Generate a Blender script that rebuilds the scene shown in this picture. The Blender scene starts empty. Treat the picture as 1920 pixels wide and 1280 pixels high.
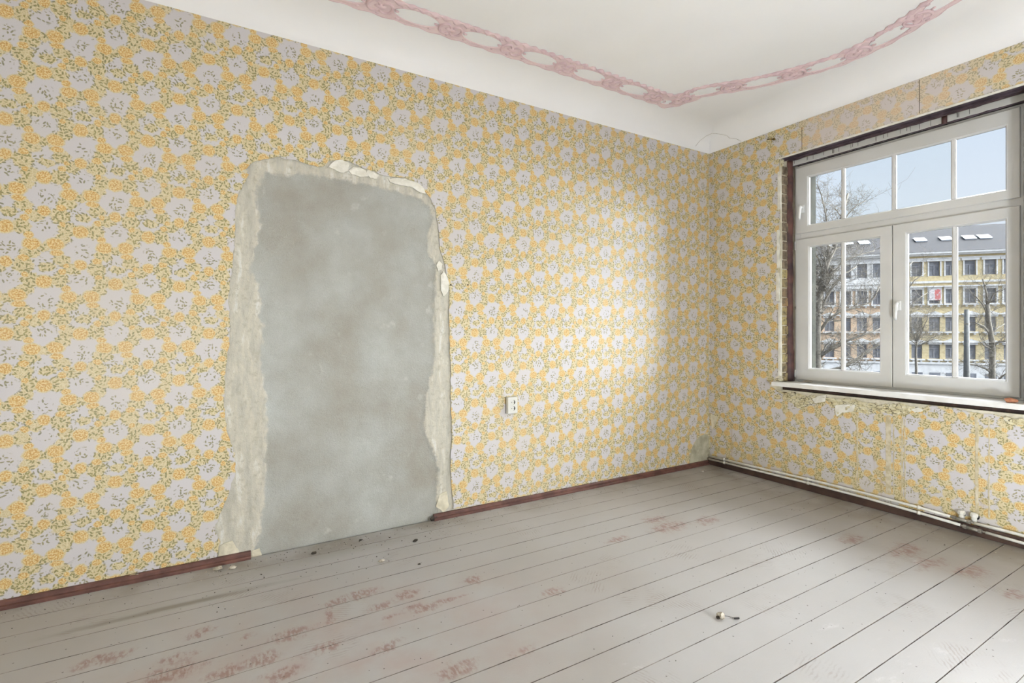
import bpy, bmesh, math, random
from mathutils import Vector, Matrix, noise as mnoise

random.seed(7)
SC = bpy.context.scene
COL = SC.collection

# ------------------------------------------------------------------ camera
F = 942.0                      # focal length in pixels of the 1920 px wide frame
HOR = 620.0                    # row of the horizon
TH = math.radians(30.69)
FW = Vector((math.sin(TH), math.cos(TH), 0))
RT = Vector((math.cos(TH), -math.sin(TH), 0))
CAM = Vector((-3.854, -3.001, 1.20))
cam_data = bpy.data.cameras.new('camera')
cam = bpy.data.objects.new('camera', cam_data)
COL.objects.link(cam)
cam.location = CAM
cam.rotation_euler = (math.pi / 2, 0, -TH)
cam_data.sensor_width = 36.0
cam_data.lens = 36.0 * F / 1920.0
cam_data.shift_y = -(640 - HOR) / 1920.0
cam_data.clip_start = 0.02
cam_data.clip_end = 500
SC.camera = cam

# ------------------------------------------------------------------ colour management
SC.view_settings.view_transform = 'Standard'
SC.view_settings.look = 'None'
SC.view_settings.exposure = 0.0
SC.view_settings.gamma = 1.0
SC.view_settings.use_curve_mapping = False
SC.cycles.use_denoising = True
SC.cycles.use_adaptive_sampling = True
SC.cycles.adaptive_threshold = 0.12
SC.cycles.adaptive_min_samples = 16
SC.cycles.max_bounces = 8
SC.cycles.diffuse_bounces = 3
SC.cycles.glossy_bounces = 3
SC.cycles.transparent_max_bounces = 12
SC.cycles.caustics_reflective = False
SC.cycles.caustics_refractive = False
SC.cycles.sample_clamp_indirect = 6.0


def lin(c):
    out = []
    for v in c[:3]:
        v = v / 255.0
        out.append(v / 12.92 if v <= 0.04045 else ((v + 0.055) / 1.055) ** 2.4)
    return (*out, 1.0)


# ------------------------------------------------------------------ sky
world = bpy.data.worlds.new('sky')
SC.world = world
world.use_nodes = True
wn = world.node_tree.nodes
wl = world.node_tree.links
wn.clear()
w_out = wn.new('ShaderNodeOutputWorld')
w_bg = wn.new('ShaderNodeBackground')
w_tc = wn.new('ShaderNodeTexCoord')
w_sep = wn.new('ShaderNodeSeparateXYZ')
w_ramp = wn.new('ShaderNodeValToRGB')
w_ramp.color_ramp.elements[0].position = 0.0
w_ramp.color_ramp.elements[0].color = lin((236, 240, 247))
w_ramp.color_ramp.elements[1].position = 1.0
w_ramp.color_ramp.elements[1].color = lin((178, 207, 244))
e = w_ramp.color_ramp.elements.new(0.22)
e.color = lin((222, 233, 248))
e = w_ramp.color_ramp.elements.new(0.45)
e.color = lin((199, 219, 246))
wl.new(w_tc.outputs['Generated'], w_sep.inputs[0])
wl.new(w_sep.outputs['Z'], w_ramp.inputs[0])
wl.new(w_ramp.outputs[0], w_bg.inputs[0])
w_bg.inputs[1].default_value = 1.05
wl.new(w_bg.outputs[0], w_out.inputs[0])

# ------------------------------------------------------------------ hazy sun through the window
sun_d = bpy.data.lights.new('hazy_sun', 'SUN')
sun_d.energy = 37.0
sun_d.angle = math.radians(95)
sun_d.color = (0.90, 0.945, 1.0)
sun = bpy.data.objects.new('hazy_sun', sun_d)
COL.objects.link(sun)
sun.rotation_euler = Vector((-0.75, 0.45, -0.48)).to_track_quat('-Z', 'Y').to_euler()
LAMP_POWER = (106.0, 165.0)

# ------------------------------------------------------------------ pixel -> place on a real plane
def ray(px, py):
    u = (px - 960.0) / F
    return FW + RT * u + Vector((0, 0, (HOR - py) / F))

def at(px, py, depth):
    return CAM + ray(px, py) * depth

def on_left(px, py, y=0.0):          # (x, z) on the long wall
    r = ray(px, py)
    p = CAM + r * ((y - CAM.y) / r.y)
    return (p.x, p.z)

def on_right(px, py, x=0.0):         # (y, z) on the window wall
    r = ray(px, py)
    p = CAM + r * ((x - CAM.x) / r.x)
    return (p.y, p.z)

def on_floor(px, py, z=0.0):
    r = ray(px, py)
    p = CAM + r * ((z - CAM.z) / r.z)
    return (p.x, p.y)

# ------------------------------------------------------------------ node helpers
class NT:
    def __init__(self, name):
        self.m = bpy.data.materials.new(name)
        self.m.use_nodes = True
        self.t = self.m.node_tree
        self.n = self.t.nodes
        self.l = self.t.links
        self.n.clear()
        self.out = self.n.new('ShaderNodeOutputMaterial')
        self.b = self.n.new('ShaderNodeBsdfPrincipled')
        self.l.new(self.b.outputs[0], self.out.inputs[0])
        self._pos = None

    def set(self, sock, v):
        if v is None:
            return
        if isinstance(v, bpy.types.NodeSocket):
            self.l.new(v, sock)
        elif isinstance(v, (tuple, list)) and sock.type == 'RGBA' and len(v) == 3:
            sock.default_value = (*v, 1)
        else:
            sock.default_value = v

    def pos(self):
        if self._pos is None:
            self._pos = self.n.new('ShaderNodeNewGeometry').outputs['Position']
        return self._pos

    def obj(self):
        return self.n.new('ShaderNodeTexCoord').outputs['Object']

    def math(self, op, a, b=None, c=None, clamp=False):
        nd = self.n.new('ShaderNodeMath')
        nd.operation = op
        nd.use_clamp = clamp
        for i, v in enumerate((a, b, c)):
            self.set(nd.inputs[i], v)
        return nd.outputs[0]

    def vm(self, op, a, b=None, c=None, out=0):
        nd = self.n.new('ShaderNodeVectorMath')
        nd.operation = op
        for i, v in enumerate((a, b, c)):
            self.set(nd.inputs[i], v)
        return nd.outputs['Value'] if op in ('DOT_PRODUCT', 'LENGTH', 'DISTANCE') else nd.outputs[0]

    def sep(self, v):
        nd = self.n.new('ShaderNodeSeparateXYZ')
        self.set(nd.inputs[0], v)
        return nd.outputs

    def comb(self, x=0.0, y=0.0, z=0.0):
        nd = self.n.new('ShaderNodeCombineXYZ')
        for i, v in enumerate((x, y, z)):
            self.set(nd.inputs[i], v)
        return nd.outputs[0]

    def noise(self, vec, scale, detail=3.0, rough=0.55, color=False):
        nd = self.n.new('ShaderNodeTexNoise')
        self.set(nd.inputs['Vector'], vec)
        nd.inputs['Scale'].default_value = scale
        nd.inputs['Detail'].default_value = detail
        nd.inputs['Roughness'].default_value = rough
        return nd.outputs['Color' if color else 'Fac']

    def vor(self, vec, scale, feature='F1', rnd=1.0):
        nd = self.n.new('ShaderNodeTexVoronoi')
        nd.feature = feature
        self.set(nd.inputs['Vector'], vec)
        nd.inputs['Scale'].default_value = scale
        nd.inputs['Randomness'].default_value = rnd
        return nd.outputs

    def mix(self, fac, a, b, blend='MIX'):
        nd = self.n.new('ShaderNodeMix')
        nd.data_type = 'RGBA'
        nd.blend_type = blend
        self.set(nd.inputs[0], fac)
        self.set(nd.inputs[6], a)
        self.set(nd.inputs[7], b)
        return nd.outputs[2]

    def step(self, v, lo, hi, to0=0.0, to1=1.0):
        nd = self.n.new('ShaderNodeMapRange')
        nd.interpolation_type = 'SMOOTHSTEP'
        self.set(nd.inputs[0], v)
        nd.inputs[1].default_value = lo
        nd.inputs[2].default_value = hi
        nd.inputs[3].default_value = to0
        nd.inputs[4].default_value = to1
        return nd.outputs[0]

    def ramp(self, fac, stops):
        nd = self.n.new('ShaderNodeValToRGB')
        self.set(nd.inputs[0], fac)
        el = nd.color_ramp.elements
        while len(el) < len(stops):
            el.new(0.5)
        for k, (p, c) in enumerate(stops):
            el[k].position = p
            el[k].color = c
        return nd.outputs[0]

    def bump(self, h, strength=0.3, dist=0.01, normal=None):
        nd = self.n.new('ShaderNodeBump')
        nd.inputs['Strength'].default_value = strength
        nd.inputs['Distance'].default_value = dist
        self.set(nd.inputs['Height'], h)
        if normal is not None:
            self.set(nd.inputs['Normal'], normal)
        return nd.outputs[0]

    def done(self, col, rough=0.6, bump=None, spec=0.4, metal=0.0):
        self.set(self.b.inputs['Base Color'], col)
        self.set(self.b.inputs['Roughness'], rough)
        self.set(self.b.inputs['Specular IOR Level'], spec)
        self.set(self.b.inputs['Metallic'], metal)
        if bump is not None:
            self.set(self.b.inputs['Normal'], bump)
        return self.m


def simple(name, c1, c2=None, scale=8.0, rough=0.6, bump=0.0, bscale=60.0, spec=0.4, metal=0.0, detail=4.0, bdist=0.004):
    t = NT(name)
    p = t.pos()
    c2 = c2 or tuple(v * 0.88 for v in c1)
    f = t.step(t.noise(p, scale, detail), 0.32, 0.68)
    col = t.mix(f, lin(c2), lin(c1))
    bp = t.bump(t.noise(p, bscale, 3), bump, bdist) if bump else None
    return t.done(col, rough, bp, spec, metal)


# wall paper: a half-drop floral repeat, drawn as ellipses on a lattice
LX, LZ = 0.2525, 0.2335

def wallpaper(name, axis, x0, z0, stain):
    t = NT(name)
    p = t.pos()
    s = t.sep(p)
    U, V = s[axis], s[2]
    flat = t.comb(U, V, 0.0)
    wob = t.vm('SUBTRACT', t.noise(flat, 55.0, 2.0, color=True), (0.5, 0.5, 0.5))
    wv = t.sep(t.vm('MULTIPLY_ADD', wob, (0.030, 0.030, 0), flat))
    def lattice(a, b):
        S = t.math('DIVIDE', t.math('SUBTRACT', b, z0), LZ)
        R = t.math('MULTIPLY_ADD', S, -0.5, t.math('DIVIDE', t.math('SUBTRACT', a, x0), LX))
        fr_ = t.vm('FRACTION', t.comb(R, S, 0.0))
        return t.comb(t.vm('DOT_PRODUCT', fr_, (LX, 0.5 * LX, 0)), t.vm('DOT_PRODUCT', fr_, (0, LZ, 0)), 0.0)
    PW = lattice(wv[0], wv[1])
    wx = t.sep(wob)
    PS = lattice(t.math('MULTIPLY_ADD', wx[0], 0.013, U), t.math('MULTIPLY_ADD', wx[1], 0.013, V))
    def copies(zx, zy, w, h):
        """the places where one motif touches the repeat cell"""
        dx, dz = (zx - 330) / 2119.0, -(zy - 110) / 1676.0
        rx, rz = w / 2119.0 / 2, h / 1676.0 / 2
        S = dz / LZ
        R = dx / LX - 0.5 * S
        S, R = S % 1.0, R % 1.0
        for i in (-1, 0, 1):
            for j in (-1, 0, 1):
                cx, cz = LX * (R + i + 0.5 * (S + j)), LZ * (S + j)
                for k in range(25):
                    f = 0.0 if k == 24 else 1.3
                    ex, ez = cx + f * rx * math.cos(k * math.pi / 12), cz + f * rz * math.sin(k * math.pi / 12)
                    s_ = ez / LZ
                    r_ = ex / LX - 0.5 * s_
                    if -0.001 <= s_ <= 1.001 and -0.001 <= r_ <= 1.001:
                        yield cx, cz, rx, rz
                        break
    def union(P, items):
        d = None
        for it in items:
            for (cx, cz, rx, rz) in copies(*it):
                q = t.vm('LENGTH', t.vm('MULTIPLY_ADD', P, (1 / rx, 1 / rz, 0), (-cx / rx, -cz / rz, 0)))
                d = q if d is None else t.math('MINIMUM', d, q)
        return d
    big = [(330, 110, 118, 88), (145, 215, 122, 88), (512, 225, 120, 82), (330, 365, 90, 74), (155, 282, 92, 44)]
    small = [(490, 160, 64, 46), (225, 378, 46, 38), (455, 330, 74, 48), (465, 455, 50, 40), (195, 425, 58, 46)]
    clus = [(235, 100, 152, 116), (440, 100, 152, 122), (200, 170, 132, 90), (190, 335, 150, 102), (450, 390, 166, 140),
            (85, 390, 138, 72), (600, 240, 130, 72), (500, 290, 168, 92), (265, 405, 150, 96)]
    sprig = [(345, 260, 130, 130), (600, 90, 130, 90), (40, 360, 130, 80)]
    dB = union(PS, big)
    dS = union(PS, small)
    dC = union(PW, clus)
    dP = union(PW, sprig)
    dR = t.math('MINIMUM', dB, dS)
    # leaves: one little ellipse per cell, each turned its own way
    vo = t.vor(flat, 66.0)
    loc = t.vm('SUBTRACT', t.vm('MULTIPLY', flat, (66.0, 66.0, 0)), t.vm('MULTIPLY', vo['Position'], (66.0, 66.0, 0)))
    cs = t.sep(vo['Color'])
    ang = t.math('MULTIPLY', cs[0], 6.2832)
    ca, sa = t.math('COSINE', ang), t.math('SINE', ang)
    ls = t.sep(loc)
    la = t.math('ADD', t.math('MULTIPLY', ls[0], ca), t.math('MULTIPLY', ls[1], sa))
    lb = t.math('SUBTRACT', t.math('MULTIPLY', ls[1], ca), t.math('MULTIPLY', ls[0], sa))
    ld = t.vm('LENGTH', t.comb(t.math('MULTIPLY', la, 1.6), t.math('MULTIPLY', lb, 3.9), 0))
    leaf = t.step(ld, 0.72, 1.0, 1.0, 0.0)
    zone_c = t.step(dC, 0.95, 1.2, 1.0, 0.0)
    zone_p = t.step(dP, 0.75, 1.05, 1.0, 0.0)
    keep_c = t.step(cs[1], 0.18, 0.22)
    keep_p = t.step(cs[1], 0.30, 0.34)
    rose_cut = t.step(dR, 0.95, 1.1)
    leafm = t.math('MULTIPLY', leaf, t.math('MAXIMUM', t.math('MULTIPLY', zone_c, keep_c), t.math('MULTIPLY', zone_p, keep_p)))
    leafm = t.math('MULTIPLY', leafm, rose_cut)
    # yellow ground of the clusters, with cream outlines of little blossoms
    yel = t.step(t.math('MINIMUM', dC, t.math('SUBTRACT', dR, 0.30)), 0.80, 1.02, 1.0, 0.0)
    ve = t.vor(flat, 95.0, 'DISTANCE_TO_EDGE')['Distance']
    line = t.step(ve, 0.03, 0.12, 1.0, 0.0)
    bgc = t.mix(t.noise(flat, 420.0, 2.0), lin((210, 205, 206)), lin((195, 190, 191)))
    yc = t.mix(t.noise(flat, 120.0, 2.0), lin((208, 193, 149)), lin((193, 174, 124)))
    yc = t.mix(t.math('MULTIPLY', line, 0.85), yc, lin((220, 207, 168)))
    col = t.mix(t.math('MULTIPLY', yel, 0.92), bgc, yc)
    leafc = t.mix(cs[2], lin((142, 132, 72)), lin((106, 104, 60)))
    col = t.mix(t.math('MULTIPLY', leafm, 0.8), col, leafc)
    # roses: petals as wavy rings
    ring = t.math('SINE', t.math('ADD', t.math('MULTIPLY', dR, 12.5), t.math('MULTIPLY', t.noise(flat, 190.0, 1.0), 11.0)))
    rose = t.mix(t.step(ring, -0.4, 0.9), lin((209, 168, 98)), lin((190, 140, 72)))
    rose = t.mix(t.step(t.noise(flat, 160.0, 1.0), 0.47, 0.57), rose, lin((224, 202, 148)))
    col = t.mix(t.step(dR, 0.9, 1.06, 0.95, 0.0), col, rose)
    # age: uneven yellowing and a little grime
    old = t.step(t.noise(p, 1.3, 3.0), 0.42, 0.75)
    col = t.mix(t.math('MULTIPLY', old, 0.16), col, lin((205, 190, 160)))
    if stain:
        # faded strip above the window and rusty runs where the radiator hung
        st = t.step(t.noise(t.vm('MULTIPLY', p, (1, 9.0, 1.2)), 1.6, 4.0), 0.60, 0.72)
        low = t.step(V, 0.75, 0.1)
        col = t.mix(t.math('MULTIPLY', t.math('MULTIPLY', st, low), 0.45), col, lin((176, 140, 78)))
        fade = t.math('MULTIPLY', t.step(V, 2.45, 2.62), t.math('MULTIPLY', t.step(U, -0.72, -0.95), t.step(U, -2.15, -1.6)))
        col = t.mix(t.math('MULTIPLY', fade, 0.45), col, lin((214, 198, 186)))
        foot_tint = t.step(V, 0.34, 0.03)  # yellow-brown tint growing towards the floor
        col = t.mix(t.math('MULTIPLY', foot_tint, 0.18), col, lin((172, 152, 92)))
    bp = t.bump(t.noise(flat, 330.0, 2.0), 0.25, 0.001)
    return t.done(col, 0.45, bp, 0.5)


# ------------------------------------------------------------------ mesh helpers
class MB:
    def __init__(self):
        self.v = []
        self.f = []

    def add(self, vs, fs):
        o = len(self.v)
        self.v += [tuple(p) for p in vs]
        self.f += [tuple(i + o for i in f) for f in fs]
        return self

    def box(self, x0, x1, y0, y1, z0, z1):
        if x0 > x1: x0, x1 = x1, x0
        if y0 > y1: y0, y1 = y1, y0
        if z0 > z1: z0, z1 = z1, z0
        return self.add([(x0, y0, z0), (x1, y0, z0), (x1, y1, z0), (x0, y1, z0), (x0, y0, z1), (x1, y0, z1), (x1, y1, z1), (x0, y1, z1)],
                        [(0, 3, 2, 1), (4, 5, 6, 7), (0, 1, 5, 4), (1, 2, 6, 5), (2, 3, 7, 6), (3, 0, 4, 7)])

    def prism(self, prof, axis, a, b):
        """profile (list of 2D points, counter-clockwise) pushed along an axis from a to b"""
        n = len(prof)
        def mk(p, q):
            return {'x': (q, p[0], p[1]), 'y': (p[0], q, p[1]), 'z': (p[0], p[1], q)}[axis]
        vs = [mk(p, a) for p in prof] + [mk(p, b) for p in prof]
        fs = [(i, (i + 1) % n, n + (i + 1) % n, n + i) for i in range(n)]
        fs += [tuple(range(n))[::-1], tuple(range(n, 2 * n))]
        return self.add(vs, fs)

    def tube(self, pts, rad, n=8, closed=False):
        pts = [Vector(p) for p in pts]
        m = len(pts)
        if not isinstance(rad, (list, tuple)):
            rad = [rad] * m
        rings = []
        up = None
        for i, p in enumerate(pts):
            if closed:
                d = pts[(i + 1) % m] - pts[i - 1]
            else:
                d = pts[min(i + 1, m - 1)] - pts[max(i - 1, 0)]
            d.normalize()
            if up is None:
                up = d.orthogonal().normalized()
            up = up - d * up.dot(d)
            if up.length < 1e-5:
                up = d.orthogonal()
            up.normalize()
            sd = d.cross(up)
            rings.append([p + (up * math.cos(2 * math.pi * k / n) + sd * math.sin(2 * math.pi * k / n)) * rad[i] for k in range(n)])
        vs = [q for r in rings for q in r]
        fs = []
        for i in range(m if closed else m - 1):
            j = (i + 1) % m
            for k in range(n):
                fs.append((i * n + k, i * n + (k + 1) % n, j * n + (k + 1) % n, j * n + k))
        if not closed:
            fs.append(tuple(range(n))[::-1])
            fs.append(tuple((m - 1) * n + k for k in range(n)))
        return self.add(vs, fs)

    def disc(self, c, nrm, r, h, n=20):
        c = Vector(c); nrm = Vector(nrm).normalized()
        return self.tube([c, c + nrm * h], r, n)

    def lathe(self, prof, c, n=24):
        """profile of (radius, height) turned about a vertical axis at c"""
        vs, fs = [], []
        for (r, h) in prof:
            for k in range(n):
                a = 2 * math.pi * k / n
                vs.append((c[0] + r * math.cos(a), c[1] + r * math.sin(a), c[2] + h))
        for i in range(len(prof) - 1):
            for k in range(n):
                fs.append((i * n + k, i * n + (k + 1) % n, (i + 1) * n + (k + 1) % n, (i + 1) * n + k))
        return self.add(vs, fs)

    def lump(self, c, size, seed=0, sub=2, rough=0.35, squash=(1, 1, 1)):
        bm = bmesh.new()
        bmesh.ops.create_icosphere(bm, subdivisions=sub, radius=1.0)
        vs = []
        for v in bm.verts:
            k = 1.0 + rough * mnoise.noise(v.co * 1.7 + Vector((seed * 3.1, seed * 1.7, seed)))
            q = v.co * k * size
            vs.append((c[0] + q.x * squash[0], c[1] + q.y * squash[1], c[2] + q.z * squash[2]))
        fs = [tuple(v.index for v in f.verts) for f in bm.faces]
        bm.free()
        return self.add(vs, fs)

    def mesh(self, name, mat):
        me = bpy.data.meshes.new(name)
        me.from_pydata(self.v, [], self.f)
        me.materials.append(mat)
        bm = bmesh.new()
        bm.from_mesh(me)
        bmesh.ops.recalc_face_normals(bm, faces=bm.faces)
        bm.to_mesh(me)
        bm.free()
        return me

    def build(self, name, mat, parent=None, bevel=0.0, smooth=False, segs=2):
        me = self.mesh(name, mat)
        return link(name, me, parent, bevel, smooth, segs)


def link(name, me, parent=None, bevel=0.0, smooth=False, segs=2):
    o = bpy.data.objects.new(name, me)
    COL.objects.link(o)
    if parent is not None:
        o.parent = parent
    if smooth:
        for p in me.polygons:
            p.use_smooth = True
    if bevel:
        md = o.modifiers.new('bevel', 'BEVEL')
        md.width = bevel
        md.segments = segs
        md.limit_method = 'ANGLE'
        md.angle_limit = math.radians(40)
    return o


def empty(name, loc=(0, 0, 0), rz=0.0):
    o = bpy.data.objects.new(name, None)
    COL.objects.link(o)
    o.location = loc
    o.rotation_euler = (0, 0, rz)
    return o


def tag(o, label=None, cat=None, group=None, kind=None):
    if label: o['label'] = label
    if cat: o['category'] = cat
    if group: o['group'] = group
    if kind: o['kind'] = kind
    return o


def sheet(name, loops, thick, place, mat, parent=None):
    """flat outline (first loop) with holes (other loops), given a thickness and put in place by place(a, b, c)"""
    cu = bpy.data.curves.new('outline', 'CURVE')
    cu.dimensions = '2D'
    cu.fill_mode = 'BOTH'
    cu.extrude = thick / 2
    for lp in loops:
        sp = cu.splines.new('POLY')
        sp.points.add(len(lp) - 1)
        for i, (a, b) in enumerate(lp):
            sp.points[i].co = (a, b, 0, 1)
        sp.use_cyclic_u = True
    to = bpy.data.objects.new('outline', cu)
    COL.objects.link(to)
    dg = bpy.context.evaluated_depsgraph_get()
    dg.update()
    me = bpy.data.meshes.new_from_object(to.evaluated_get(dg))
    bpy.data.objects.remove(to)
    bpy.data.curves.remove(cu)
    for v in me.vertices:
        v.co = place(v.co.x, v.co.y, v.co.z + thick / 2)
    me.materials.clear()
    me.materials.append(mat)
    bm = bmesh.new()
    bm.from_mesh(me)
    bmesh.ops.remove_doubles(bm, verts=bm.verts, dist=1e-5)
    bmesh.ops.recalc_face_normals(bm, faces=bm.faces)
    bm.to_mesh(me)
    bm.free()
    me.name = name
    return link(name, me, parent)


def jag(pts, amp, step, seed=0):
    """roughen an open polyline: resample and shake"""
    rnd = random.Random(seed)
    out = []
    for (a, b) in zip(pts[:-1], pts[1:]):
        n = max(1, int(math.dist(a, b) / step))
        for k in range(n):
            f = k / n
            out.append((a[0] + (b[0] - a[0]) * f + rnd.uniform(-amp, amp), a[1] + (b[1] - a[1]) * f + rnd.uniform(-amp, amp)))
    out.append(pts[-1])
    return out


def inside(p, poly):
    x, y = p
    c = False
    j = len(poly) - 1
    for i in range(len(poly)):
        xi, yi = poly[i]; xj, yj = poly[j]
        if (yi > y) != (yj > y) and x < (xj - xi) * (y - yi) / (yj - yi) + xi:
            c = not c
        j = i
    return c


def edge_dist(p, poly, closed=True):
    best = 1e9
    n = len(poly)
    for i in range(n if closed else n - 1):
        ax, ay = poly[i]; bx, by = poly[(i + 1) % n]
        dx, dy = bx - ax, by - ay
        L = dx * dx + dy * dy
        t = 0 if L == 0 else max(0, min(1, ((p[0] - ax) * dx + (p[1] - ay) * dy) / L))
        d = math.hypot(p[0] - ax - t * dx, p[1] - ay - t * dy)
        best = min(best, d)
    return best

# ------------------------------------------------------------------ materials
xa, za = on_left(82.5, 527.5)
M_PAPER_L = wallpaper('wallpaper_floral', 0, xa, za, False)
M_PAPER_R = wallpaper('wallpaper_floral_window_side', 1, -1.03, 1.31, True)
M_PLASTER = simple('old_plaster', (226, 218, 196), (198, 190, 166), 14, 0.9, 0.5, 90, 0.2)
M_STRIP = simple('peeled_paper', (212, 202, 178), (186, 172, 138), 26, 0.9, 0.3, 90, 0.2)
M_DAMP = simple('damp_grey_plaster', (190, 186, 164), (160, 154, 132), 12, 0.9, 0.4, 90, 0.2)
M_PLASTER_WHITE = simple('white_plaster', (238, 234, 222), (218, 213, 198), 20, 0.85, 0.4, 120, 0.2)
M_CEIL = simple('ceiling_paint', (245, 243, 241), (240, 238, 235), 1.2, 0.85, 0, spec=0.2, detail=2)
M_PINK = simple('pink_stucco', (236, 214, 212), (226, 201, 201), 9, 0.8, 0.4, 70, 0.2)
M_PINK_RELIEF = simple('pink_stucco_relief', (228, 202, 202), (212, 184, 187), 16, 0.8, 0.4, 110, 0.2)
M_PVC = simple('white_window_plastic', (212, 210, 205), (206, 204, 198), 3, 0.38, 0, spec=0.5)
M_BEAD = simple('white_glazing_bead', (222, 220, 216), (216, 214, 209), 3, 0.35, 0, spec=0.5)
M_HANDLE = simple('white_handle_lacquer', (245, 245, 242), (238, 238, 235), 4, 0.25, 0, spec=0.6)
M_SILL = simple('white_sill_board', (238, 236, 231), (226, 222, 214), 9, 0.5, 0.1, 140)
M_FOAM = simple('brown_foam', (108, 72, 64), (62, 44, 46), 9, 0.55, 0.6, 60, 0.4)
M_FOAM_DARK = simple('aged_foam', (86, 68, 72), (56, 42, 46), 22, 0.6, 0.6, 60, 0.4)
M_STEEL = simple('dark_primer_steel', (92, 78, 86), (60, 48, 54), 12, 0.6, 0.2, 90)
M_DARKWOOD = simple('dark_brown_wood', (74, 54, 44), (46, 33, 28), 25, 0.7, 0.5, 80)
M_BASE = simple('red_brown_skirting', (112, 76, 66), (84, 56, 50), 12, 0.5, 0.2, 60)
M_BASE_DARK = simple('dark_brown_skirting', (78, 58, 48), (58, 42, 36), 8, 0.6, 0.2, 60)
M_PIPE = simple('cream_pipe_paint', (226, 223, 212), (208, 203, 190), 18, 0.45, 0.1, 80)
M_METAL = simple('dull_grey_metal', (158, 152, 140), (120, 114, 102), 30, 0.5, 0.1, 80, 0.5, 0.3)
M_DARK = simple('dark_hole', (38, 34, 30), (26, 22, 20), 12, 0.9)
M_BRASS = simple('tarnished_brass', (150, 122, 62), (80, 62, 34), 90, 0.45, 0, metal=0.5)
M_SOCKET = simple('cream_socket_plastic', (216, 214, 205), (210, 208, 198), 6, 0.35, 0, spec=0.5)
M_EDGE = simple('grimy_plank_edge', (158, 149, 139), (62, 52, 44), 7, 0.9)
M_SUB = simple('dark_subfloor', (52, 44, 38), (36, 30, 26), 6, 0.95)
M_CRUMB = simple('plaster_crumb', (206, 196, 180), (150, 140, 122), 60, 0.9, 0.4, 200)
M_CRUMB_DARK = simple('dark_crumb', (74, 66, 56), (44, 38, 32), 60, 0.9, 0.4, 200)
M_BRICKBIT = simple('broken_brick', (214, 154, 118), (182, 112, 82), 40, 0.9, 0.5, 160)
M_CABLE = simple('black_wire', (46, 42, 40), (30, 28, 26), 30, 0.5)
M_OPAL = None


def brick_mat():
    t = NT('old_brick')
    oi = t.n.new('ShaderNodeObjectInfo').outputs['Random']
    p = t.pos()
    base = t.ramp(oi, [(0.0, lin((196, 180, 128))), (0.45, lin((170, 150, 108))), (0.62, lin((168, 116, 88))), (0.8, lin((150, 132, 104))), (1.0, lin((184, 168, 120)))])
    col = t.mix(t.step(t.noise(p, 45, 4), 0.4, 0.68), base, lin((120, 108, 90)))
    return t.done(col, 0.95, t.bump(t.noise(p, 120, 4), 0.8, 0.006), 0.2)

M_BRICK = brick_mat()
M_MORTAR = simple('mortar_smeared_brick', (150, 134, 112), (104, 92, 78), 30, 0.95, 0.8, 110, 0.2)


def patch_mat():
    t = NT('cement_and_filler')
    p = t.pos()
    at_ = t.n.new('ShaderNodeAttribute')
    at_.attribute_name = 'cement'
    m = at_.outputs['Fac']
    m = t.math('ADD', m, t.math('MULTIPLY', t.math('SUBTRACT', t.noise(p, 17, 6, 0.65), 0.5), 1.5))
    m = t.step(m, 0.30, 0.70)
    c = t.ramp(t.noise(p, 2.4, 5.0, 0.6), [(0.3, lin((162, 157, 146))), (0.5, lin((174, 173, 165))), (0.72, lin((190, 192, 187)))])
    c = t.mix(t.step(t.noise(p, 300, 3), 0.35, 0.7), c, t.mix(1.0, c, (0.86, 0.86, 0.85), 'MULTIPLY'))
    pale = t.step(t.noise(t.vm('ADD', p, (5.0, 0, 0)), 7.0, 4), 0.62, 0.74)
    c = t.mix(t.math('MULTIPLY', pale, 0.5), c, lin((206, 208, 200)))
    tall = t.vm('MULTIPLY', p, (3.0, 1.0, 0.7))
    bcol = t.ramp(t.noise(tall, 7.0, 6.0, 0.65), [(0.3, lin((174, 170, 156))), (0.45, lin((194, 190, 177))), (0.56, lin((204, 198, 182))), (0.66, lin((218, 216, 208))), (0.78, lin((190, 189, 182)))])
    bcol = t.mix(t.step(t.noise(p, 40, 4), 0.5, 0.75), bcol, lin((182, 177, 160)))
    col = t.mix(m, bcol, c)
    h = t.math('ADD', t.math('MULTIPLY', t.noise(p, 210, 3, 0.6), 0.8), t.noise(p, 60, 3))
    return t.done(col, 0.95, t.bump(h, 0.55, 0.006), 0.15)

M_PATCH = patch_mat()


def rubble_mat():
    t = NT('broken_plaster_edge')
    p = t.pos()
    q = t.vm('MULTIPLY', p, (1, 1.0, 1.8))
    c = t.ramp(t.noise(q, 16, 6, 0.65), [(0.28, lin((120, 104, 80))), (0.36, lin((186, 172, 134))), (0.46, lin((214, 203, 164))), (0.6, lin((220, 212, 184))), (0.75, lin((198, 192, 180)))])
    cr = t.vor(t.vm('ADD', q, t.vm('MULTIPLY', t.noise(q, 30, 3, color=True), (0.03, 0.03, 0.03))), 26, 'DISTANCE_TO_EDGE')['Distance']
    c = t.mix(t.math('MULTIPLY', t.math('MULTIPLY', t.step(cr, 0.0, 0.06, 1.0, 0.0), 0.95), t.step(t.noise(p, 7, 2), 0.40, 0.52)), c, lin((62, 50, 38)))
    return t.done(c, 0.95, t.bump(t.noise(q, 60, 4), 0.9, 0.01), 0.15)

M_RUBBLE = rubble_mat()

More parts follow.
